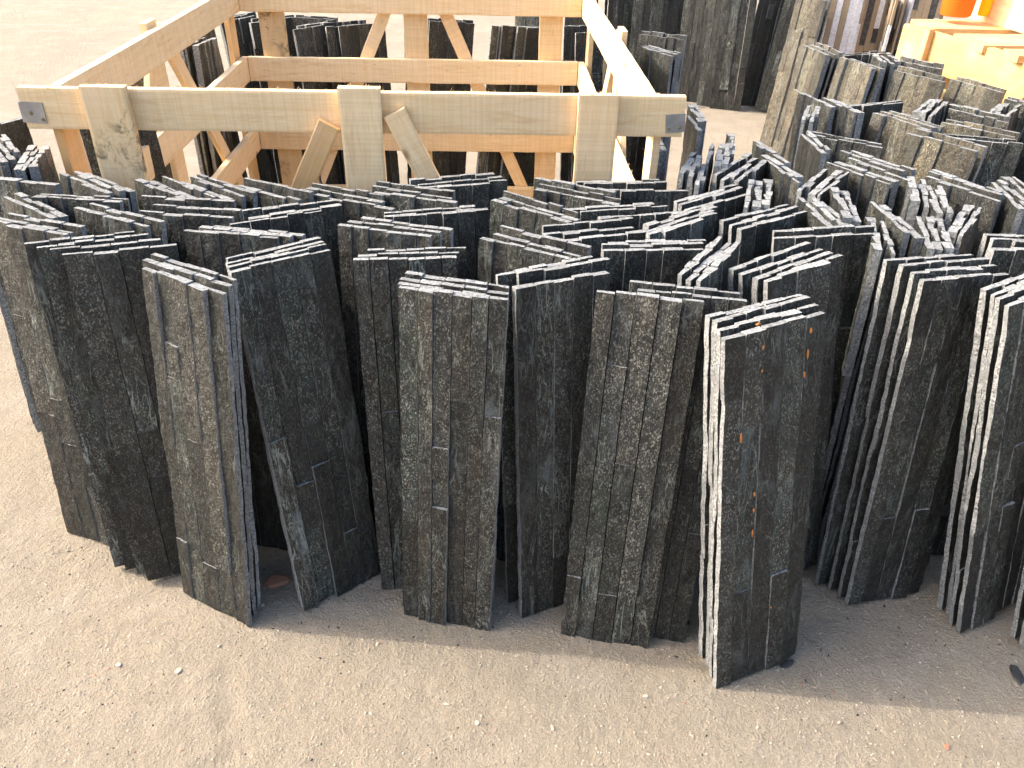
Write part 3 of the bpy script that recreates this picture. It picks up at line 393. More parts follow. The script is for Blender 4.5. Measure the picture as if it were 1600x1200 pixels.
('R10', 'c', 'dark notched pair in the right field', [(0.6623, 1.6506, 0.0, 0.8413, -0.5405, 0.0, 0.0543, 0.0845, 0.9949, 0.95), (0.6644, 1.6665, 0.0002, 0.855, -0.5186, -0.0026, 0.0543, 0.0845, 0.9949, 0.95)]),
('R11', 'b', 'wide brown sunlit trio in the right field', [(0.8215, 1.8189, 0.0013, 0.4571, -0.8893, 0.0168, 0.0796, 0.0597, 0.995, 1.04), (0.8434, 1.8334, 0.0014, 0.4338, -0.9008, 0.0193, 0.0796, 0.0597, 0.995, 1.04), (0.8634, 1.8427, 0.0016, 0.4103, -0.9117, 0.0219, 0.0796, 0.0597, 0.995, 1.04)]),
('R12', 'b', 'large brown pair in front of the right field', [(0.8526, 1.6785, 0.0004, 0.6404, -0.7681, -0.0051, 0.0796, 0.0597, 0.995, 1.04), (0.8763, 1.6936, 0.0006, 0.66, -0.7512, -0.0077, 0.0796, 0.0597, 0.995, 1.031)]),
('R13', 'c', 'slanting trio of white tops in the right field', [(1.0339, 1.9281, 0.0, 0.5854, 0.8108, -0.0, -0.068, 0.0491, 0.9965, 1.04), (1.0229, 1.9469, 0.0, 0.579, 0.8154, -0.0007, -0.068, 0.0491, 0.9965, 1.04), (1.015, 1.9685, 0.0001, 0.5958, 0.8031, 0.0011, -0.068, 0.0491, 0.9965, 1.04)]),
('R14', 'c', 'thin-edged pair at the right field edge', [(1.0832, 1.8839, 0.0037, 0.4493, -0.892, 0.0492, -0.03, 0.04, 0.9988, 1.04), (1.1005, 1.9172, 0.0037, 0.4589, -0.8871, 0.0493, -0.03, 0.04, 0.9988, 1.04)]),
('R15', 'b', 'grey-brown pair at the right field edge', [(0.9816, 1.7701, 0.0, 0.7359, -0.6771, 0.0, 0.0636, 0.0691, 0.9956, 1.04), (1.007, 1.7986, 0.0005, 0.781, -0.6246, -0.0065, 0.0636, 0.0691, 0.9956, 1.036)]),
('R16', 'c', 'dark pair low at the right field edge', [(0.9748, 1.6507, 0.0, 0.9656, -0.26, 0.0, 0.0279, 0.1038, 0.9942, 0.95), (0.9757, 1.6845, 0.0002, 0.9603, -0.2791, 0.0021, 0.0279, 0.1038, 0.9942, 0.95)]),
('R17', 'c', 'slanting trio of white tops beside the far crate', [(1.1795, 1.9302, 0.0, 0.5979, 0.8016, 0.0, -0.0679, 0.0507, 0.9964, 0.95), (1.1752, 1.9488, 0.0001, 0.6144, 0.789, 0.0018, -0.0679, 0.0507, 0.9964, 0.95), (1.2094, 1.9247, 0.0003, 0.6322, 0.7748, 0.0037, -0.0679, 0.0507, 0.9964, 0.95)]),
('R18', 'c', 'outermost pair beside the far wooden crate', [(1.2033, 1.9754, 0.0, 0.5259, -0.8506, 0.0, 0.0676, 0.0418, 0.9968, 0.95), (1.2282, 2.0093, 0.0004, 0.5753, -0.818, -0.0047, 0.0676, 0.0418, 0.9968, 0.95)]),
('K1', 'c', 'row seen behind the left bay of the crate', [(-0.9037, 2.8635, 0.0, 0.5454, 0.8382, 0.0, -0.0679, 0.0442, 0.9967, 0.962), (-0.9145, 2.8958, 0.0, 0.5484, 0.8362, 0.0003, -0.0679, 0.0442, 0.9967, 0.986), (-0.9187, 2.9236, 0.0002, 0.57, 0.8216, 0.0024, -0.0679, 0.0442, 0.9967, 0.952)]),
('K1b', 'c', 'row seen left of the far left crate post', [(-0.9721, 2.6309, 0.0, 0.512, 0.859, 0.0, -0.0674, 0.0402, 0.9969, 0.95), (-0.9831, 2.6683, 0.0001, 0.5257, 0.8507, 0.0013, -0.0674, 0.0402, 0.9969, 0.95), (-0.9906, 2.7071, 0.0002, 0.5389, 0.8423, 0.0025, -0.0674, 0.0402, 0.9969, 0.95)]),
('K1c', 'c', 'row seen right of the far left crate post', [(-0.795, 2.8463, 0.0, 0.7339, 0.6793, 0.0, -0.0637, 0.0688, 0.9956, 1.04), (-0.7967, 2.8795, 0.0002, 0.716, 0.6981, -0.0024, -0.0637, 0.0688, 0.9956, 1.04)]),
('K2a', 'c', 'row left of the far middle crate brace', [(-0.6339, 2.7474, 0.0, 0.6192, 0.7853, -0.0, -0.0677, 0.0534, 0.9963, 0.95), (-0.6258, 2.79, 0.0002, 0.6394, 0.7689, 0.0022, -0.0677, 0.0534, 0.9963, 1.016)]),
('K2b', 'c', 'row right behind the far middle crate brace', [(-0.4879, 2.7598, 0.0, 0.8805, 0.474, -0.0, -0.0487, 0.0904, 0.9947, 1.04), (-0.5346, 2.7757, 0.0005, 0.8457, 0.5337, -0.0071, -0.0487, 0.0904, 0.9947, 1.04), (-0.5577, 2.8155, 0.0011, 0.8067, 0.5907, -0.0142, -0.0487, 0.0904, 0.9947, 1.04)]),
('K3', 'c', 'row right of the far middle crate post', [(-0.2694, 2.8388, 0.0068, 0.946, 0.3112, -0.0911, 0.0696, 0.0796, 0.9944, 1.04), (-0.2792, 2.8702, 0.0068, 0.9488, 0.3027, -0.0906, 0.0696, 0.0796, 0.9944, 1.04)]),
('K4', 'c', 'row left of the far right crate post', [(-0.0063, 2.7796, 0.009, 0.816, 0.5651, -0.1212, 0.0993, 0.0695, 0.9926, 1.04), (-0.0575, 2.7686, 0.009, 0.8007, 0.5866, -0.1211, 0.0993, 0.0695, 0.9926, 1.04), (-0.0923, 2.7611, 0.009, 0.7899, 0.6012, -0.1211, 0.0993, 0.0695, 0.9926, 1.04)]),
('K4b', 'c', 'row right of the far right crate post', [(0.2625, 2.741, 0.0, 0.9652, 0.2615, 0.0, -0.0281, 0.1037, 0.9942, 0.95), (0.2319, 2.8416, 0.0006, 0.9448, 0.3274, -0.0075, -0.0281, 0.1037, 0.9942, 1.04), (0.2508, 2.8707, 0.0008, 0.936, 0.3518, -0.0102, -0.0281, 0.1037, 0.9942, 1.04)]),
('K4c', 'c', 'row outside the sunlit crate rail', [(0.4243, 2.7152, 0.0, 0.872, -0.4895, -0.0, 0.05, 0.0891, 0.9948, 1.04), (0.4373, 2.7562, 0.0002, 0.8572, -0.5149, 0.003, 0.05, 0.0891, 0.9948, 1.04)]),
('K4d', 'c', 'trio outside the sunlit crate rail', [(0.3999, 2.4671, 0.0027, 0.4575, -0.8885, 0.0355, 0.0, 0.04, 0.9992, 1.015), (0.4144, 2.486, 0.0026, 0.4806, -0.8762, 0.035, 0.0, 0.04, 0.9992, 1.04), (0.4279, 2.5128, 0.0026, 0.4952, -0.8681, 0.0347, 0.0, 0.04, 0.9992, 1.04)]),
('K4e', 'c', 'pair just inside the sunlit crate rail', [(0.2625, 2.4538, 0.003, 0.0988, -0.9943, 0.0398, 0.0, 0.04, 0.9992, 1.04), (0.2827, 2.5127, 0.003, 0.104, -0.9938, 0.0398, 0.0, 0.04, 0.9992, 1.04)]),
('K5', 'c', 'turned trio behind the left crate brace', [(-0.9274, 2.4796, 0.003, 0.0428, 0.9983, -0.0399, 0.0, 0.04, 0.9992, 1.032), (-0.9496, 2.469, 0.003, 0.0166, 0.9991, -0.04, 0.0, 0.04, 0.9992, 1.04), (-0.965, 2.456, 0.003, -0.0096, 0.9992, -0.04, 0.0, 0.04, 0.9992, 1.04)]),
('K6', 'c', 'dark pair on open ground left of the crate', [(-1.0652, 1.6087, 0.0028, 0.3948, 0.918, -0.0367, 0.0, 0.04, 0.9992, 0.964), (-1.0831, 1.6318, 0.0027, 0.4085, 0.912, -0.0365, 0.0, 0.04, 0.9992, 0.961)]),
('K6b', 'c', 'small trio at the far left edge beside the crate', [(-1.0226, 1.5068, 0.0, 0.6269, -0.7791, 0.0, 0.0676, 0.0544, 0.9962, 0.95), (-1.0222, 1.4831, 0.0, 0.6316, -0.7753, -0.0005, 0.0676, 0.0544, 0.9962, 0.95), (-1.023, 1.4599, 0.0002, 0.6493, -0.7605, -0.0025, 0.0676, 0.0544, 0.9962, 0.95)]),
('K6c', 'c', 'slanting trio beside the left crate corner', [(-0.8844, 1.4288, 0.0028, -0.3097, 0.9501, -0.038, 0.0, 0.04, 0.9992, 0.95), (-0.8986, 1.4258, 0.0028, -0.3128, 0.9491, -0.038, 0.0, 0.04, 0.9992, 0.95), (-0.9187, 1.4387, 0.0028, -0.32, 0.9466, -0.0379, 0.0, 0.04, 0.9992, 1.04)]),
('K7', 'c', 'dark trio inside the left end of the crate', [(-0.8412, 1.7189, 0.0, 0.7661, 0.6427, 0.0, -0.0616, 0.0734, 0.9954, 1.028), (-0.8654, 1.7312, 0.0001, 0.7579, 0.6523, -0.0012, -0.0616, 0.0734, 0.9954, 1.023), (-0.8879, 1.7487, 0.0003, 0.7417, 0.6707, -0.0036, -0.0616, 0.0734, 0.9954, 1.008)]),
('K9', 'c', 'pair seen through the sunlit right side of the crate', [(0.2755, 1.5966, 0.003, 0.013, -0.9991, 0.04, 0.0, 0.04, 0.9992, 1.04), (0.2897, 1.623, 0.003, 0.006, -0.9992, 0.04, 0.0, 0.04, 0.9992, 1.04)]),
('K8', 'c', 'pair outside the left crate side, nearer', [(-0.965, 1.7801, 0.0022, 0.0698, 0.9971, -0.0299, 0.0, 0.03, 0.9996, 1.0), (-0.985, 1.7801, 0.0022, 0.0698, 0.9971, -0.0299, 0.0, 0.03, 0.9996, 1.0)]),
('K8b', 'c', 'pair outside the left crate side, midway', [(-0.965, 2.0001, 0.0022, 0.0349, 0.9989, -0.03, 0.0, 0.03, 0.9996, 1.0), (-0.985, 2.0101, 0.0022, 0.0349, 0.9989, -0.03, 0.0, 0.03, 0.9996, 1.0)]),
('K8c', 'c', 'pair outside the left crate side, farther', [(-1.0, 2.2201, 0.0022, 0.1737, 0.9844, -0.0295, 0.0, 0.03, 0.9996, 1.0), (-1.02, 2.2301, 0.0022, 0.208, 0.9777, -0.0293, 0.0, 0.03, 0.9996, 1.0)]),
('K10', 'c', 'pair behind the low back rail, left bay', [(-0.72, 2.86, 0.0002, 0.9703, -0.2417, 0.0023, 0.0199, 0.0896, 0.9958, 1.0), (-0.7, 2.885, 0.0002, 0.9703, -0.2417, 0.0023, 0.0199, 0.0896, 0.9958, 1.0)]),
('K10b', 'c', 'pair behind the low back rail, centre bay', [(-0.33, 2.87, 0.0003, 0.9847, -0.174, -0.004, 0.0199, 0.0896, 0.9958, 1.0), (-0.32, 2.9, 0.0003, 0.9847, -0.174, -0.004, 0.0199, 0.0896, 0.9958, 1.0)]),
('T1', 'c', 'broad olive-grey pair in the far row beside open ground', [(1.0426, 4.1651, 0.0014, 0.9614, -0.2743, 0.0192, 0.0, 0.0698, 0.9976, 1.0), (0.9797, 4.2059, 0.0026, 0.8666, -0.4979, 0.0349, 0.0, 0.0698, 0.9976, 1.0)]),
('T2', 'c', 'dark pair left of the broad olive far panels', [(0.897, 4.29, 0.0012, 0.8663, -0.4993, 0.0163, 0.01, 0.0499, 0.9987, 1.0), (0.8706, 4.3297, 0.0012, 0.8663, -0.4993, 0.0163, 0.01, 0.0499, 0.9987, 1.0)]),
('T3', 'c', 'dark leaning trio right of the broad olive far panels', [(1.1658, 4.2267, 0.0071, 0.9364, 0.3379, -0.0952, 0.0796, 0.0597, 0.995, 1.0), (1.2252, 4.2765, 0.0072, 0.9238, 0.3706, -0.0961, 0.0796, 0.0597, 0.995, 1.0), (1.2703, 4.3265, 0.0072, 0.9101, 0.4028, -0.097, 0.0796, 0.0597, 0.995, 1.0)]),
('T4', 'c', 'greenish leaning pair left of the tall brown trio', [(1.2546, 4.1239, 0.0068, 0.9327, -0.3489, -0.091, 0.1189, 0.0595, 0.9911, 1.0), (1.3234, 4.1737, 0.0068, 0.9327, -0.3489, -0.091, 0.1189, 0.0595, 0.9911, 1.0)]),
('T5', 'c', 'upright pair in the far row above the metal bracket', [(0.7812, 4.405, 0.0006, 0.9903, 0.1387, -0.0083, 0.0, 0.0599, 0.9982, 1.0), (0.7668, 4.4448, 0.0006, 0.9903, 0.1387, -0.0083, 0.0, 0.0599, 0.9982, 1.0)]),
('T6', 'c', 'mottled pair in the far row above the sunlit rail', [(0.6369, 4.3831, 0.0005, 0.9945, -0.1042, 0.0062, 0.0, 0.0599, 0.9982, 1.0), (0.6288, 4.4232, 0.0005, 0.9945, -0.1042, 0.0062, 0.0, 0.0599, 0.9982, 1.0)]),
('T7', 'c', 'black pair in the far row topping the sunlit rail', [(0.5104, 4.4422, 0.0011, 0.9704, 0.2411, -0.0145, 0.0, 0.0599, 0.9982, 1.0), (0.4942, 4.4821, 0.0011, 0.9704, 0.2411, -0.0145, 0.0, 0.0599, 0.9982, 1.0)]),
('T8', 'b', 'pale brown pair right of the far right crate post', [(0.2843, 4.2764, 0.0004, 0.9781, -0.2083, -0.005, 0.0199, 0.0698, 0.9974, 1.0), (0.296, 4.3163, 0.0004, 0.9781, -0.2083, -0.005, 0.0199, 0.0698, 0.9974, 1.0)]),
('T9', 'c', 'leaning trio left of the far right crate post', [(0.0936, 4.2801, 0.002, 0.9387, -0.3437, -0.0263, 0.0498, 0.0598, 0.997, 1.0), (0.0561, 4.3103, 0.0018, 0.9263, -0.3761, -0.0237, 0.0498, 0.0598, 0.997, 1.0), (0.0244, 4.3405, 0.0016, 0.9127, -0.4081, -0.0211, 0.0498, 0.0598, 0.997, 1.0)]),
('T10', 'b', 'tall brown pair rising above the long sunlit trio', [(1.137, 3.5798, 0.0006, 0.5293, -0.8484, -0.0084, 0.0797, 0.0398, 0.996, 1.0), (1.1715, 3.6296, 0.0006, 0.5293, -0.8484, -0.0084, 0.0797, 0.0398, 0.996, 1.0)]),
('M1', 'm', 'black, white and brown mosaic pair left of centre group', [(1.3264, 3.6414, 0.0014, 0.9899, -0.1407, -0.0184, 0.0299, 0.0797, 0.9964, 1.0), (1.3598, 3.6916, 0.0014, 0.9899, -0.1407, -0.0184, 0.0299, 0.0797, 0.9964, 1.0)]),
('M2', 'm', 'black, white and brown mosaic pair in the middle', [(1.4834, 3.722, 0.0032, 0.9844, 0.1704, -0.0432, 0.0299, 0.0797, 0.9964, 1.0), (1.5118, 3.7621, 0.0032, 0.9844, 0.1704, -0.0432, 0.0299, 0.0797, 0.9964, 1.0)]),
('M3', 'm', 'edge-on white mosaic trio', [(1.5538, 3.6955, 0.004, -0.2071, -0.9769, 0.053, 0.02, 0.0499, 0.9986, 1.0), (1.5922, 3.7156, 0.0039, -0.1728, -0.9835, 0.0526, 0.02, 0.0499, 0.9986, 1.0), (1.6309, 3.7357, 0.0039, -0.1383, -0.989, 0.0522, 0.02, 0.0499, 0.9986, 1.0)]),
('M4', 'm', 'dark and white mosaic pair behind the far wooden crate', [(1.7689, 3.8654, 0.0002, 0.9702, -0.2421, -0.0025, 0.0199, 0.0698, 0.9974, 1.0), (1.8073, 3.9155, 0.0002, 0.9702, -0.2421, -0.0025, 0.0199, 0.0698, 0.9974, 1.0)]),
]
# (kind, description, number in stack, [(bx,by,bz, dx,dy,dz, ux,uy,uz, width scale), ...])
prng = random.Random(5); fi = 0
panel_objs = {}
for key, kind, desc, items in PANELS:
    lib = {'f': FINE, 'c': COARSE, 'b': SUN_BROWN, 'm': MOS}[kind]
    word = {'m': 'mosaic stone', 'b': 'sun-tinted slate'}.get(kind, 'slate')
    for i, q in enumerate(items):
        me = lib[fi % len(lib)]; fi += 1 if kind != 'f' else prng.choice([1, 5, 7])
        o = link('mosaic_panel' if kind == 'm' else 'stone_panel', me)
        u = Vector(q[6:9]).normalized(); d = Vector(q[3:6]); d = (d-u*d.dot(u)).normalized(); y = u.cross(d)
        M = Matrix((d, y, u)).transposed().to_4x4(); M.translation = Vector(q[0:3])+Vector((0, 0, -.004))
        M = M @ Matrix.Diagonal((q[9], prng.uniform(.92, 1.12), prng.uniform(.992, 1.006), 1))
        o.matrix_world = M
        nm = ORD[len(items)][i]
        lab = (nm+' '+word+' panel of the '+desc).strip()
        tag(o, lab, 'mosaic panel' if kind == 'm' else 'stone panel', 'mosaic stone panels at the back' if kind == 'm' else 'slate panels stood on end in stacks')
        panel_objs[(key, i)] = o
# orange glue drips squeezed out between the strips of the nearest stack
def blob_mesh(name, pts, m):
    bm = bmesh.new(); rg = random.Random(3)
    for (x, y, z, sx, sz) in pts:
        r = bmesh.ops.create_icosphere(bm, subdivisions=3, radius=1.0); sx *= .62; sz *= .72
        for v in r['verts']:
            k = 1+.6*noise.noise(v.co*2+Vector((x*90, 0, z*50)))
            v.co = Vector((x+v.co.x*sx*k, y+v.co.y*.0016, z+v.co.z*sz*k))
    me = bpy.data.meshes.new(name); bm.to_mesh(me); bm.free(); me.materials.append(m)
    me.polygons.foreach_set('use_smooth', [True]*len(me.polygons)); return me
P0 = panel_objs[('F', 0)]
g1 = link('glue_drips', blob_mesh('glue_drips', [(-.021, -.0085, .578, .0028, .005), (-.021, -.0085, .545, .002, .004), (.052, -.008, .583, .003, .0055), (.05, -.008, .55, .002, .009), (-.048, -.008, .452, .0028, .010),
     (-.022, -.008, .352, .0024, .006), (-.022, -.008, .325, .0022, .005), (-.022, -.008, .285, .0018, .009), (.018, -.008, .13, .0028, .0035), (.047, -.008, .52, .002, .007)], GLUE), P0)
P1 = panel_objs[('F', 1)]
g2 = link('glue_drips', blob_mesh('glue_drips', [(-.02, -.0075, .598, .006, .0035), (.022, -.0075, .599, .007, .0035)], GLUE), P1)
# ------------------------------------------------------------ crates
def plank_mesh(L, Wd, Th, seed, m, fuzz=0, endfuzz=0):
    """a sawn board: length on x, width on z, thickness on y, origin at one end's corner"""
    rg = random.Random(seed); nx_ = max(6, int(L/.02)); nz_ = 5; V, Fc = [], []
    so_ = Vector((seed*2.3, 1, 0)); bow = rg.uniform(-.0025, .0025)
    def edge(x, k): return .0012*noise.noise(Vector((x*14, k*7, 0))+so_)+.0005*noise.noise(Vector((x*90, k*7, 3))+so_)
    zp = [0, .06, .35, .65, .94, 1]
    for side in (0, 1):
        for i in range(nx_+1):
            x = L*i/nx_
            for j in range(nz_+1):
                z = Wd*zp[j]+(edge(x, 0)*(1-zp[j])+edge(x, 1)*zp[j])
                y = (0 if side == 0 else Th)+bow*math.sin(math.pi*x/L)+.0004*noise.noise(Vector((x*20, z*50, side))+so_)
                if j in (0, nz_): y += (.0009 if side == 0 else -.0009)
                xx = x
                if i in (0, nx_): xx += .0013*noise.noise(Vector((z*140, side*2, i))+so_)
                V.append((xx, y, z))
    st_ = nz_+1; bk = (nx_+1)*st_
    for i in range(nx_):
        for j in range(nz_):
            a = i*st_+j; Fc.append((a, a+st_, a+st_+1, a+1)); a += bk; Fc.append((a, a+1, a+st_+1, a+st_))
        a = i*st_; Fc.append((a, a+bk, a+bk+st_, a+st_)); a += nz_; Fc.append((a, a+st_, a+bk+st_, a+bk))
    for j in range(nz_):
        a = j; Fc.append((a, a+1, a+bk+1, a+bk)); a = nx_*st_+j; Fc.append((a, a+bk, a+bk+1, a+1))
    # splinters along the upper edge and at the far end
    for k in range(fuzz+endfuzz):
        if k < fuzz: p = Vector((rg.uniform(0, L), rg.uniform(0, Th), Wd-.0005)); dr = Vector((rg.uniform(-1, 1), rg.uniform(-.5, .5), rg.uniform(.5, 1.2)))
        else: p = Vector((L-.0005, rg.uniform(0, Th), rg.uniform(0, Wd))); dr = Vector((rg.uniform(.4, 1.2), rg.uniform(-1, .3), rg.uniform(-.8, .8)))
        dr = dr.normalized()*rg.uniform(.002, .0075 if rg.random() < .85 else .013); sdv = Vector((.0006, .0004, 0)) if k < fuzz else Vector((0, .0004, .0007))
        b0 = len(V); cur = Vector((rg.uniform(-.003, .003), rg.uniform(-.002, .002), rg.uniform(-.001, .002)))
        V += [tuple(p-sdv), tuple(p+sdv), tuple(p+dr*.6+sdv*.6+cur*.4), tuple(p+dr*.6-sdv*.6+cur*.4), tuple(p+dr+cur)]
        Fc += [(b0, b0+1, b0+2, b0+3), (b0+3, b0+2, b0+4)]
    me = bpy.data.meshes.new('plank'); me.from_pydata(V, [], Fc); me.materials.append(m); me.update(); return me
seedc = [10]
def plank(name, root, p, xdir, zdir, L, Wd, Th, m, **kw):
    seedc[0] += 1
    o = link(name, plank_mesh(L, Wd, Th, seedc[0], m, **kw), root)
    x = Vector(xdir).normalized(); z = Vector(zdir); z = (z-x*z.dot(x)).normalized(); y = z.cross(x)
    M = Matrix((x, y, z)).transposed().to_4x4(); M.translation = Vector(p); o.matrix_local = M
    return o
def crate(loc, rz, W, D, H, hr, post_x, label, back_only=False, levels=(.228, .448), bracket=True, top_h=None, WOOD=WOOD, WOOD_D=WOOD_D):
    root = empty('wooden_crate', loc, rz); tag(root, label, 'crate', 'wooden crates')
    T = .019; th = top_h or hr
    X, Y, Z = (1, 0, 0), (0, 1, 0), (0, 0, 1)
    rails = [(H-th, th)]+[(z, hr) for z in levels]+[(.03, hr)]
    ins = .05
    for li, (z, h) in enumerate(rails):
        top = li == 0
        plank('front_rail', root, (0 if top else ins+T, 0, z), X, Z, W if top else W-2*(ins+T), h, T, WOOD, fuzz=120 if top else 10)
        plank('back_rail', root, (ins+T+.002, D-T, z), X, Z, W-2*(ins+T)-.004, h, T, WOOD, fuzz=50)
        plank('side_rail', root, (ins+T, T+.002, z), Y, Z, D-T-.006, h, T, WOOD if top else WOOD, fuzz=30).name
        plank('side_rail', root, (W-ins, T+.002, z), Y, Z, D-T-.006, h, T, WOOD, fuzz=50)
    # corner posts, outside the side rails
    for xx, m in ((ins-T, WOOD_O), (W-ins+.002, WOOD)):
        for yy in (T+.003, D-.07):
            # board with its width along y
            plank('corner_post', root, (xx, yy, 0), Z, Y, H-.015, .066, T-.003, m, endfuzz=6)
    # face posts and braces on front and back
    for yy, sgn in ((-T-.001, -1), (D+.001, 1)):
        for k, (pa, pw) in enumerate(post_x):
            mm = (WOOD_D, WOOD, WOOD)[k]
            hh = H+(.008, .012, .006)[k] if sgn < 0 else H-.03
            plank('post', root, (pa+pw, yy, 0), Z, (-1, 0, 0), hh, pw, T, mm, endfuzz=40 if sgn < 0 else 10)
        cx0, cw = post_x[1]
        for s in (-1, 1):
            tx = cx0+cw+.004 if s > 0 else cx0-.004
            ex = post_x[2][0]-.03 if s > 0 else post_x[0][0]+post_x[0][1]+.03
            zt = H-(.040 if s > 0 else .062) if sgn < 0 else H-.004
            a = Vector((tx, 0, zt)); b_ = Vector((ex, 0, .02)); dv = (b_-a).normalized(); L_ = (b_-a).length
            wd = .040
            zd = Vector((0, 1, 0)).cross(dv) if s > 0 else Vector((0, 1, 0)).cross(dv)
            # board face in the xz plane
            st = a-zd*wd if s > 0 else a
            o = plank('brace', root, (st.x, yy+T-.001, st.z), dv, zd, L_, wd, T-.003, WOOD_O if (s < 0 and sgn < 0) else WOOD, endfuzz=8)
    # side posts and braces
    for side, xx in ((0, ins-T-.004), (1, W-ins+.003)):
        plank('post', root, (xx+.001, D*.43, 0), Z, Y, H+.012, .07, T-.004, WOOD, endfuzz=10)
        for s in (-1, 1):
            a = Vector((0, D*.43+(.072 if s > 0 else -.004), H-.03)); b_ = Vector((0, D-.12 if s > 0 else .12, .03)); dv = (b_-a).normalized()
            zd = Vector((1, 0, 0)).cross(dv); st = a if s < 0 else a
            plank('brace', root, (xx+T-.002, st.y, st.z), dv, zd, (b_-a).length, .046, T-.004, WOOD, endfuzz=4)
    if bracket:
        for s in (0, 1):
            bm = bmesh.new(); w_, h_ = (.040, .036) if s == 0 else (.034, .033); t_ = .0016
            x0 = -.0016 if s == 0 else W-w_+.0016; z0 = H-.0245-h_ if s == 0 else H-.030-h_
            def bx(a, b_):
                r = bmesh.ops.create_cube(bm, size=1.0)
                for v in r['verts']: v.co = Vector([a[i]+(b_[i]-a[i])*(v.co[i]+.5) for i in range(3)])
            bx((x0, -.0022, z0), (x0+w_, -.0006, z0+h_))
            if s == 0: bx((x0-.0016, -.0022, z0), (x0-.0001, .030, z0+h_))
            else: bx((x0+w_+.0001, -.0022, z0), (x0+w_+.0017, .030, z0+h_))
            bmesh.ops.rotate(bm, verts=bm.verts, cent=(x0+w_/2, 0, z0+h_/2), matrix=Matrix.Rotation(R_(2 if s == 0 else -5), 3, 'Y'))
            me = bpy.data.meshes.new('bracket'); bm.to_mesh(me); bm.free(); me.materials.append(STEEL); br = link('bracket', me, root)
            for bx_, bz_ in (((.016, .017), (.034, .006)) if s == 0 else ((.007, .006), (.027, .009))):
                bm = bmesh.new(); bmesh.ops.create_cone(bm, cap_ends=True, segments=16, radius1=.0033, radius2=.0024, depth=.0024)
                bmesh.ops.rotate(bm, verts=bm.verts, cent=(0, 0, 0), matrix=Matrix.Rotation(R_(90), 3, 'X'))
                bmesh.ops.translate(bm, verts=bm.verts, vec=(x0+bx_, -.0034, z0+bz_))
                me = bpy.data.meshes.new('bolt'); bm.to_mesh(me); bm.free(); me.materials.append(BOLT); link('bolt', me, br)
        # bent nails on the inner rails
        bm = bmesh.new()
        for nx_, nz_ in ((.33, .50), (.47, .505), (.70, .49), (.80, .50), (.93, .51), (.62, .29), (.84, .285), (.40, .475)):
            r = bmesh.ops.create_cone(bm, cap_ends=True, segments=6, radius1=.0011, radius2=.0009, depth=.013)
            a_ = random.Random(int(nx_*100)).uniform(-.9, .9)
            bmesh.ops.rotate(bm, verts=r['verts'], cent=(0, 0, 0), matrix=Matrix.Rotation(R_(65), 3, 'X') @ Matrix.Rotation(a_, 3, 'Y'))
            bmesh.ops.translate(bm, verts=r['verts'], vec=(nx_, D-T-.004, nz_))
        me = bpy.data.meshes.new('nails'); bm.to_mesh(me); bm.free(); me.materials.append(STEEL); link('nails', me, root)
    return root
FL, FR = Vector((-.8851, 1.4521, 0)), Vector((.3025, 1.4962, 0))
W1 = (FR-FL).length
c1 = crate(FL, math.atan2(FR.y-FL.y, FR.x-FL.x), W1, 1.235, .725, .072, ((.118, .078), (.566, .074), (.992, .072)), 'open pale wooden crate frame standing among the slate stacks, left of centre')
A2, B2 = Vector((1.18, 2.69, 0)), Vector((1.315, 2.245, 0))
c2 = crate(A2, math.atan2(B2.y-A2.y, B2.x-A2.x), 1.15, 1.0, .66, .07, ((.115, .022), (.55, .07), (.95, .07)), 'sunlit yellow wooden crate at the top right carrying loose boards and an orange container', bracket=False, top_h=.106, WOOD=WOOD_Y, WOOD_D=WOOD_O)
# loose boards and the container on the second crate
def at2(x, y, z): return c2.matrix_world @ Vector((x, y, z))
bpy.context.view_layer.update()
def loose(label, p, ang, L, Wd, Th, m, tilt=0.0):
    seedc[0] += 1
    o = link('loose_board', plank_mesh(L, Wd, Th, seedc[0], m, fuzz=6))
    x = Vector((math.cos(ang)*math.cos(tilt), math.sin(ang)*math.cos(tilt), math.sin(tilt))); y0 = Vector((-math.sin(ang), math.cos(ang), 0)); n_ = x.cross(y0)
    # width along y0, thickness up: local z -> y0, local y -> -n
    M = Matrix((x, -n_, y0)).transposed().to_4x4()
    M = Matrix((x, y0.cross(x), y0)).transposed().to_4x4(); M.translation = Vector(p); o.matrix_world = M
    tag(o, label, 'board', 'loose boards lying on the far crate'); return o
loose('orange-brown board on the far crate with the orange container standing on it', (1.235, 2.60, .664), R_(2), .5, .16, .018, WOOD_O)
loose('short thick board on the far crate, nearer than the one under the container', (1.268, 2.36, .665), R_(3), .42, .165, .022, WOOD_O, .01)
loose('board nearest the right edge on the far crate', (1.30, 2.235, .665), R_(-4), .3, .09, .02, WOOD_O)
seedc[0] += 1
ub = link('upright_board', plank_mesh(.75, .11, .02, seedc[0], WOOD, fuzz=5))
xv = Vector((.19, -.98, 0)).normalized(); zv = Vector((0, 0, 1)); yv = zv.cross(xv)
M = Matrix((xv, yv, zv)).transposed().to_4x4(); M.translation = Vector((1.415, 2.84, .664)); ub.matrix_world = M
tag(ub, 'glaring sunlit board on edge behind the orange container', 'board')
def plastic(name, c):
    m, t, b = mat(name); b.inputs['Base Color'].default_value = (*c, 1); b.inputs['Roughness'].default_value = .35
    tr = t.nodes.new('ShaderNodeBsdfTranslucent'); tr.inputs[0].default_value = (*c, 1); mx = t.nodes.new('ShaderNodeMixShader'); mx.inputs[0].default_value = .5
    t.links.new(b.outputs[0], mx.inputs[1]); t.links.new(tr.outputs[0], mx.inputs[2]); t.links.new(mx.outputs[0], t.nodes['Material Output'].inputs[0]); return m
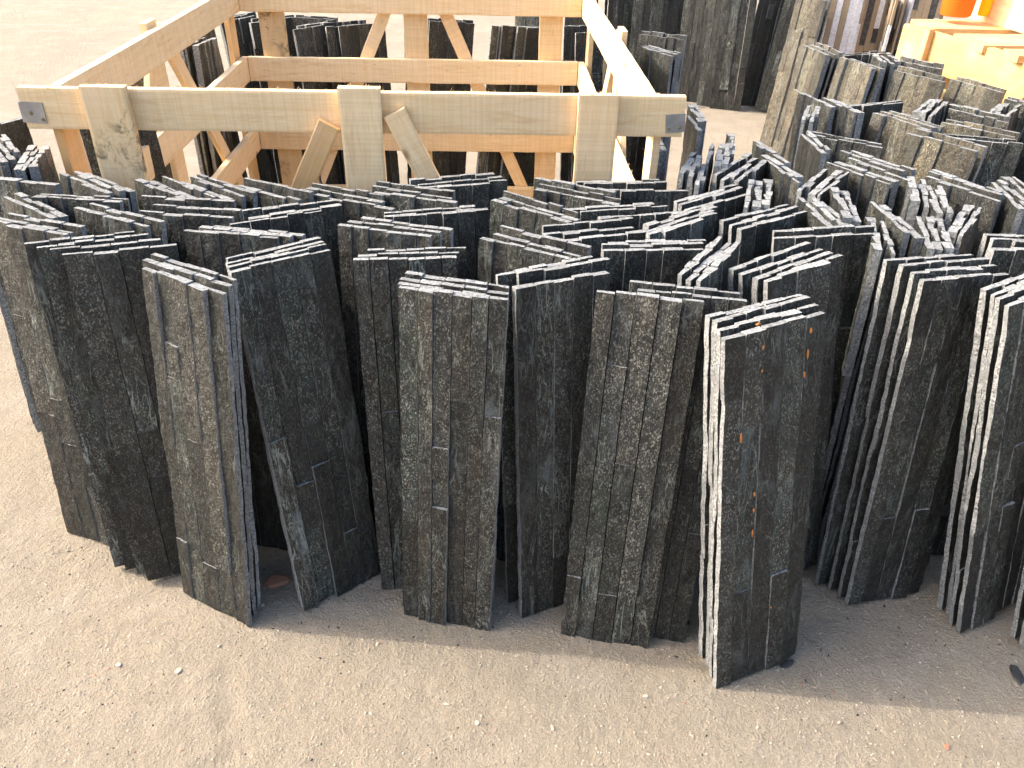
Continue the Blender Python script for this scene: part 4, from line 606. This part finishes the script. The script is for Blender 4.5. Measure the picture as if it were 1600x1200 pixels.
def lathe(name, prof, m, parent=None, seg=40):
    V_, F_ = [], []
    for r, z in prof:
        for k in range(seg): V_.append((r*math.cos(2*math.pi*k/seg), r*math.sin(2*math.pi*k/seg), z))
    for j in range(len(prof)-1):
        for k in range(seg): F_.append((j*seg+k, j*seg+(k+1) % seg, (j+1)*seg+(k+1) % seg, (j+1)*seg+k))
    me = bpy.data.meshes.new(name); me.from_pydata(V_, [], F_); me.materials.append(m); me.polygons.foreach_set('use_smooth', [True]*len(F_)); return link(name, me, parent)
ct = empty('plastic_container', (1.335, 2.705, .6845)); tag(ct, 'orange translucent plastic container standing on a board at the top right', 'container')
lathe('cup', [(.0001, 0), (.040, 0), (.0445, .004), (.049, .08), (.052, .15), (.054, .150), (.054, .153), (.050, .153), (.047, .08), (.042, .006), (.0001, .006)], plastic('orange_plastic', (.92, .30, .03)), ct)
bt = empty('yellow_bottle', (1.425, 2.715, .6845)); tag(bt, 'slim yellow bottle right beside the orange container', 'bottle')
lathe('bottle_body', [(.0001, 0), (.014, 0), (.016, .004), (.016, .085), (.008, .105), (.0001, .105)], plastic('yellow_plastic', (.95, .75, .02)), bt, 24)
lathe('bottle_cap', [(.0085, .100), (.0085, .122), (.0001, .122)], plastic('yellow_cap', (.9, .6, .02)), bt, 24)

# ------------------------------------------------------------ small things on the ground
def rock(name, p, s, seed, m, label=None, cat=None, group=None, flat=(1, .7, .35), rz=0.0):
    bm = bmesh.new(); bmesh.ops.create_icosphere(bm, subdivisions=3, radius=1.0)
    for v in bm.verts:
        n_ = v.co.normalized(); k = 1+.35*noise.noise(n_*1.3+Vector((seed, 0, 0)))+.16*noise.noise(n_*3.7+Vector((0, seed, 0)))
        q = n_*k
        q.z = max(-.5, min(.55, q.z)); v.co = Vector((q.x*flat[0], q.y*flat[1], q.z*flat[2]))*s
    me = bpy.data.meshes.new(name); bm.to_mesh(me); bm.free(); me.materials.append(m)
    o = link(name, me); o.location = p; o.rotation_euler = (0, 0, rz)
    tag(o, label, cat, group); return o

rg = random.Random(77)
V, Fc = [], []
ico = [(-.526, .85, 0), (.526, .85, 0), (-.526, -.85, 0), (.526, -.85, 0), (0, -.526, .85), (0, .526, .85), (0, -.526, -.85), (0, .526, -.85), (.85, 0, -.526), (.85, 0, .526), (-.85, 0, -.526), (-.85, 0, .526)]
icf = [(0, 11, 5), (0, 5, 1), (0, 1, 7), (0, 7, 10), (0, 10, 11), (1, 5, 9), (5, 11, 4), (11, 10, 2), (10, 7, 6), (7, 1, 8), (3, 9, 4), (3, 4, 2), (3, 2, 6), (3, 6, 8), (3, 8, 9), (4, 9, 5), (2, 4, 11), (6, 2, 10), (8, 6, 7), (9, 8, 1)]
MI = []
for k in range(24000):
    if k < 20000: x, y = rg.uniform(-1.15, 1.15), rg.uniform(.46, 1.12)
    else: x, y = rg.uniform(-3.2, 3.0), rg.uniform(1.0, 5.5)
    s = .0006+.0017*rg.random()**3+(.0032*rg.random() if rg.random() < .006 else 0)
    if k >= 20000: s *= 1.5
    a = rg.uniform(0, 6.28); ca, sa = math.cos(a), math.sin(a); ex, ey, ez = rg.uniform(.7, 1.5), rg.uniform(.6, 1.1), rg.uniform(.35, .8)
    z = gh(x, y)+s*.15; b0 = len(V)
    for v in ico:
        q = [c_*(1+rg.uniform(-.2, .2)) for c_ in v]; X_, Y_ = q[0]*ex*s, q[1]*ey*s
        V.append((x+X_*ca-Y_*sa, y+X_*sa+Y_*ca, z+q[2]*ez*s))
    Fc += [tuple(i+b0 for i in f) for f in icf]; mi = rg.choices([0, 1, 2, 3], [.88, .06, .045, .015])[0]; MI += [mi]*20
me = bpy.data.meshes.new('gravel'); me.from_pydata(V, [], Fc)
CHIP = simple('slate_chip', (.045, .045, .042), .5, 0, .6, (.02, .02, .02), 90)
for m in (STONE, STONE_W, CHIP, BRICK): me.materials.append(m)
me.polygons.foreach_set('material_index', MI); tag(link('gravel', me), 'fine grit and crumbs of stone scattered over the sandy ground', None, None, 'stuff')
rc = random.Random(12)
V, Fc = [], []
for k in range(420):
    x = rc.uniform(-.66, 1.0); y = .93-.10*math.exp(-((x-.42)/.16)**2)+.10*(x < -.5)+rc.gauss(0, .05); s = .0005+.0022*rc.random()**4
    z = gh(x, y)+s*.2; b0 = len(V); ex, ey = rc.uniform(.8, 2.2), rc.uniform(.4, 1.0); a = rc.uniform(0, 6.28)
    for v in ico:
        X_, Y_ = v[0]*ex*s*(1+rc.uniform(-.2, .2)), v[1]*ey*s
        V.append((x+X_*math.cos(a)-Y_*math.sin(a), y+X_*math.sin(a)+Y_*math.cos(a), z+v[2]*.4*s))
    Fc += [tuple(i+b0 for i in f) for f in icf]
me = bpy.data.meshes.new('slate_grit'); me.from_pydata(V, [], Fc); me.materials.append(CHIP); tag(link('slate_grit', me), 'dark slate crumbs sprinkled along the feet of the front stacks', None, None, 'stuff')
CH = [(.4596, .8407, .014, 30), (.8315, .8328, .020, 80), (.4275, .8585, .006, 10), (.6512, .966, .005, 60), (.40, .83, .006, 140), (.60, .93, .005, 20), (.72, .90, .006, 100), (.83, .905, .007, 70), (.455, .905, .005, 50), (.70, .86, .004, 0), (.56, .99, .004, 0)]
for i, (x, y, s, a) in enumerate(CH[:2]):
    big = {0: 'thin dark slate chip on the ground right of the nearest four-panel stack', 1: 'dark slate chip lying in the shade near the right edge of the picture'}
    rock('slate_chip', (x, y, gh(x, y)+s*.1), s, 40+i, CHIP, big[i], 'stone chip', 'slate chips on the ground', (1, .42, .16), R_(a))
rock('brick_fragment', (-.41, .985, .003), .022, 9, BRICK, 'flat reddish brick fragment on the ground between two front stacks', 'brick fragment', None, (1, .6, .3), .3)
PB = [(-.62, .81, .005, 'small pale pebble on the sunlit ground at the far left'), (-.52, .80, .006, 'small grey pebble right of the pale one at the left'), (.66, .70, .005, 'orange-tan pebble on the sunlit ground at the lower right'), (-.04, .72, .004, 'pinkish pebble on the sunlit ground below the front centre stack'), (.22, .77, .004, 'small angular pebble at the shadow edge under the greyish stack'), (-.28, .53, .010, 'flat brown stone near the bottom left of the ground')]
for i, (x, y, s, l) in enumerate(PB):
    rock('pebble', (x, y, gh(x, y)+s*.2), s, 70+i, (STONE_W, STONE, BRICK, STONE_W, STONE_W, STONE)[i], l, 'pebble', None, (1, .8, .6), i*.7)
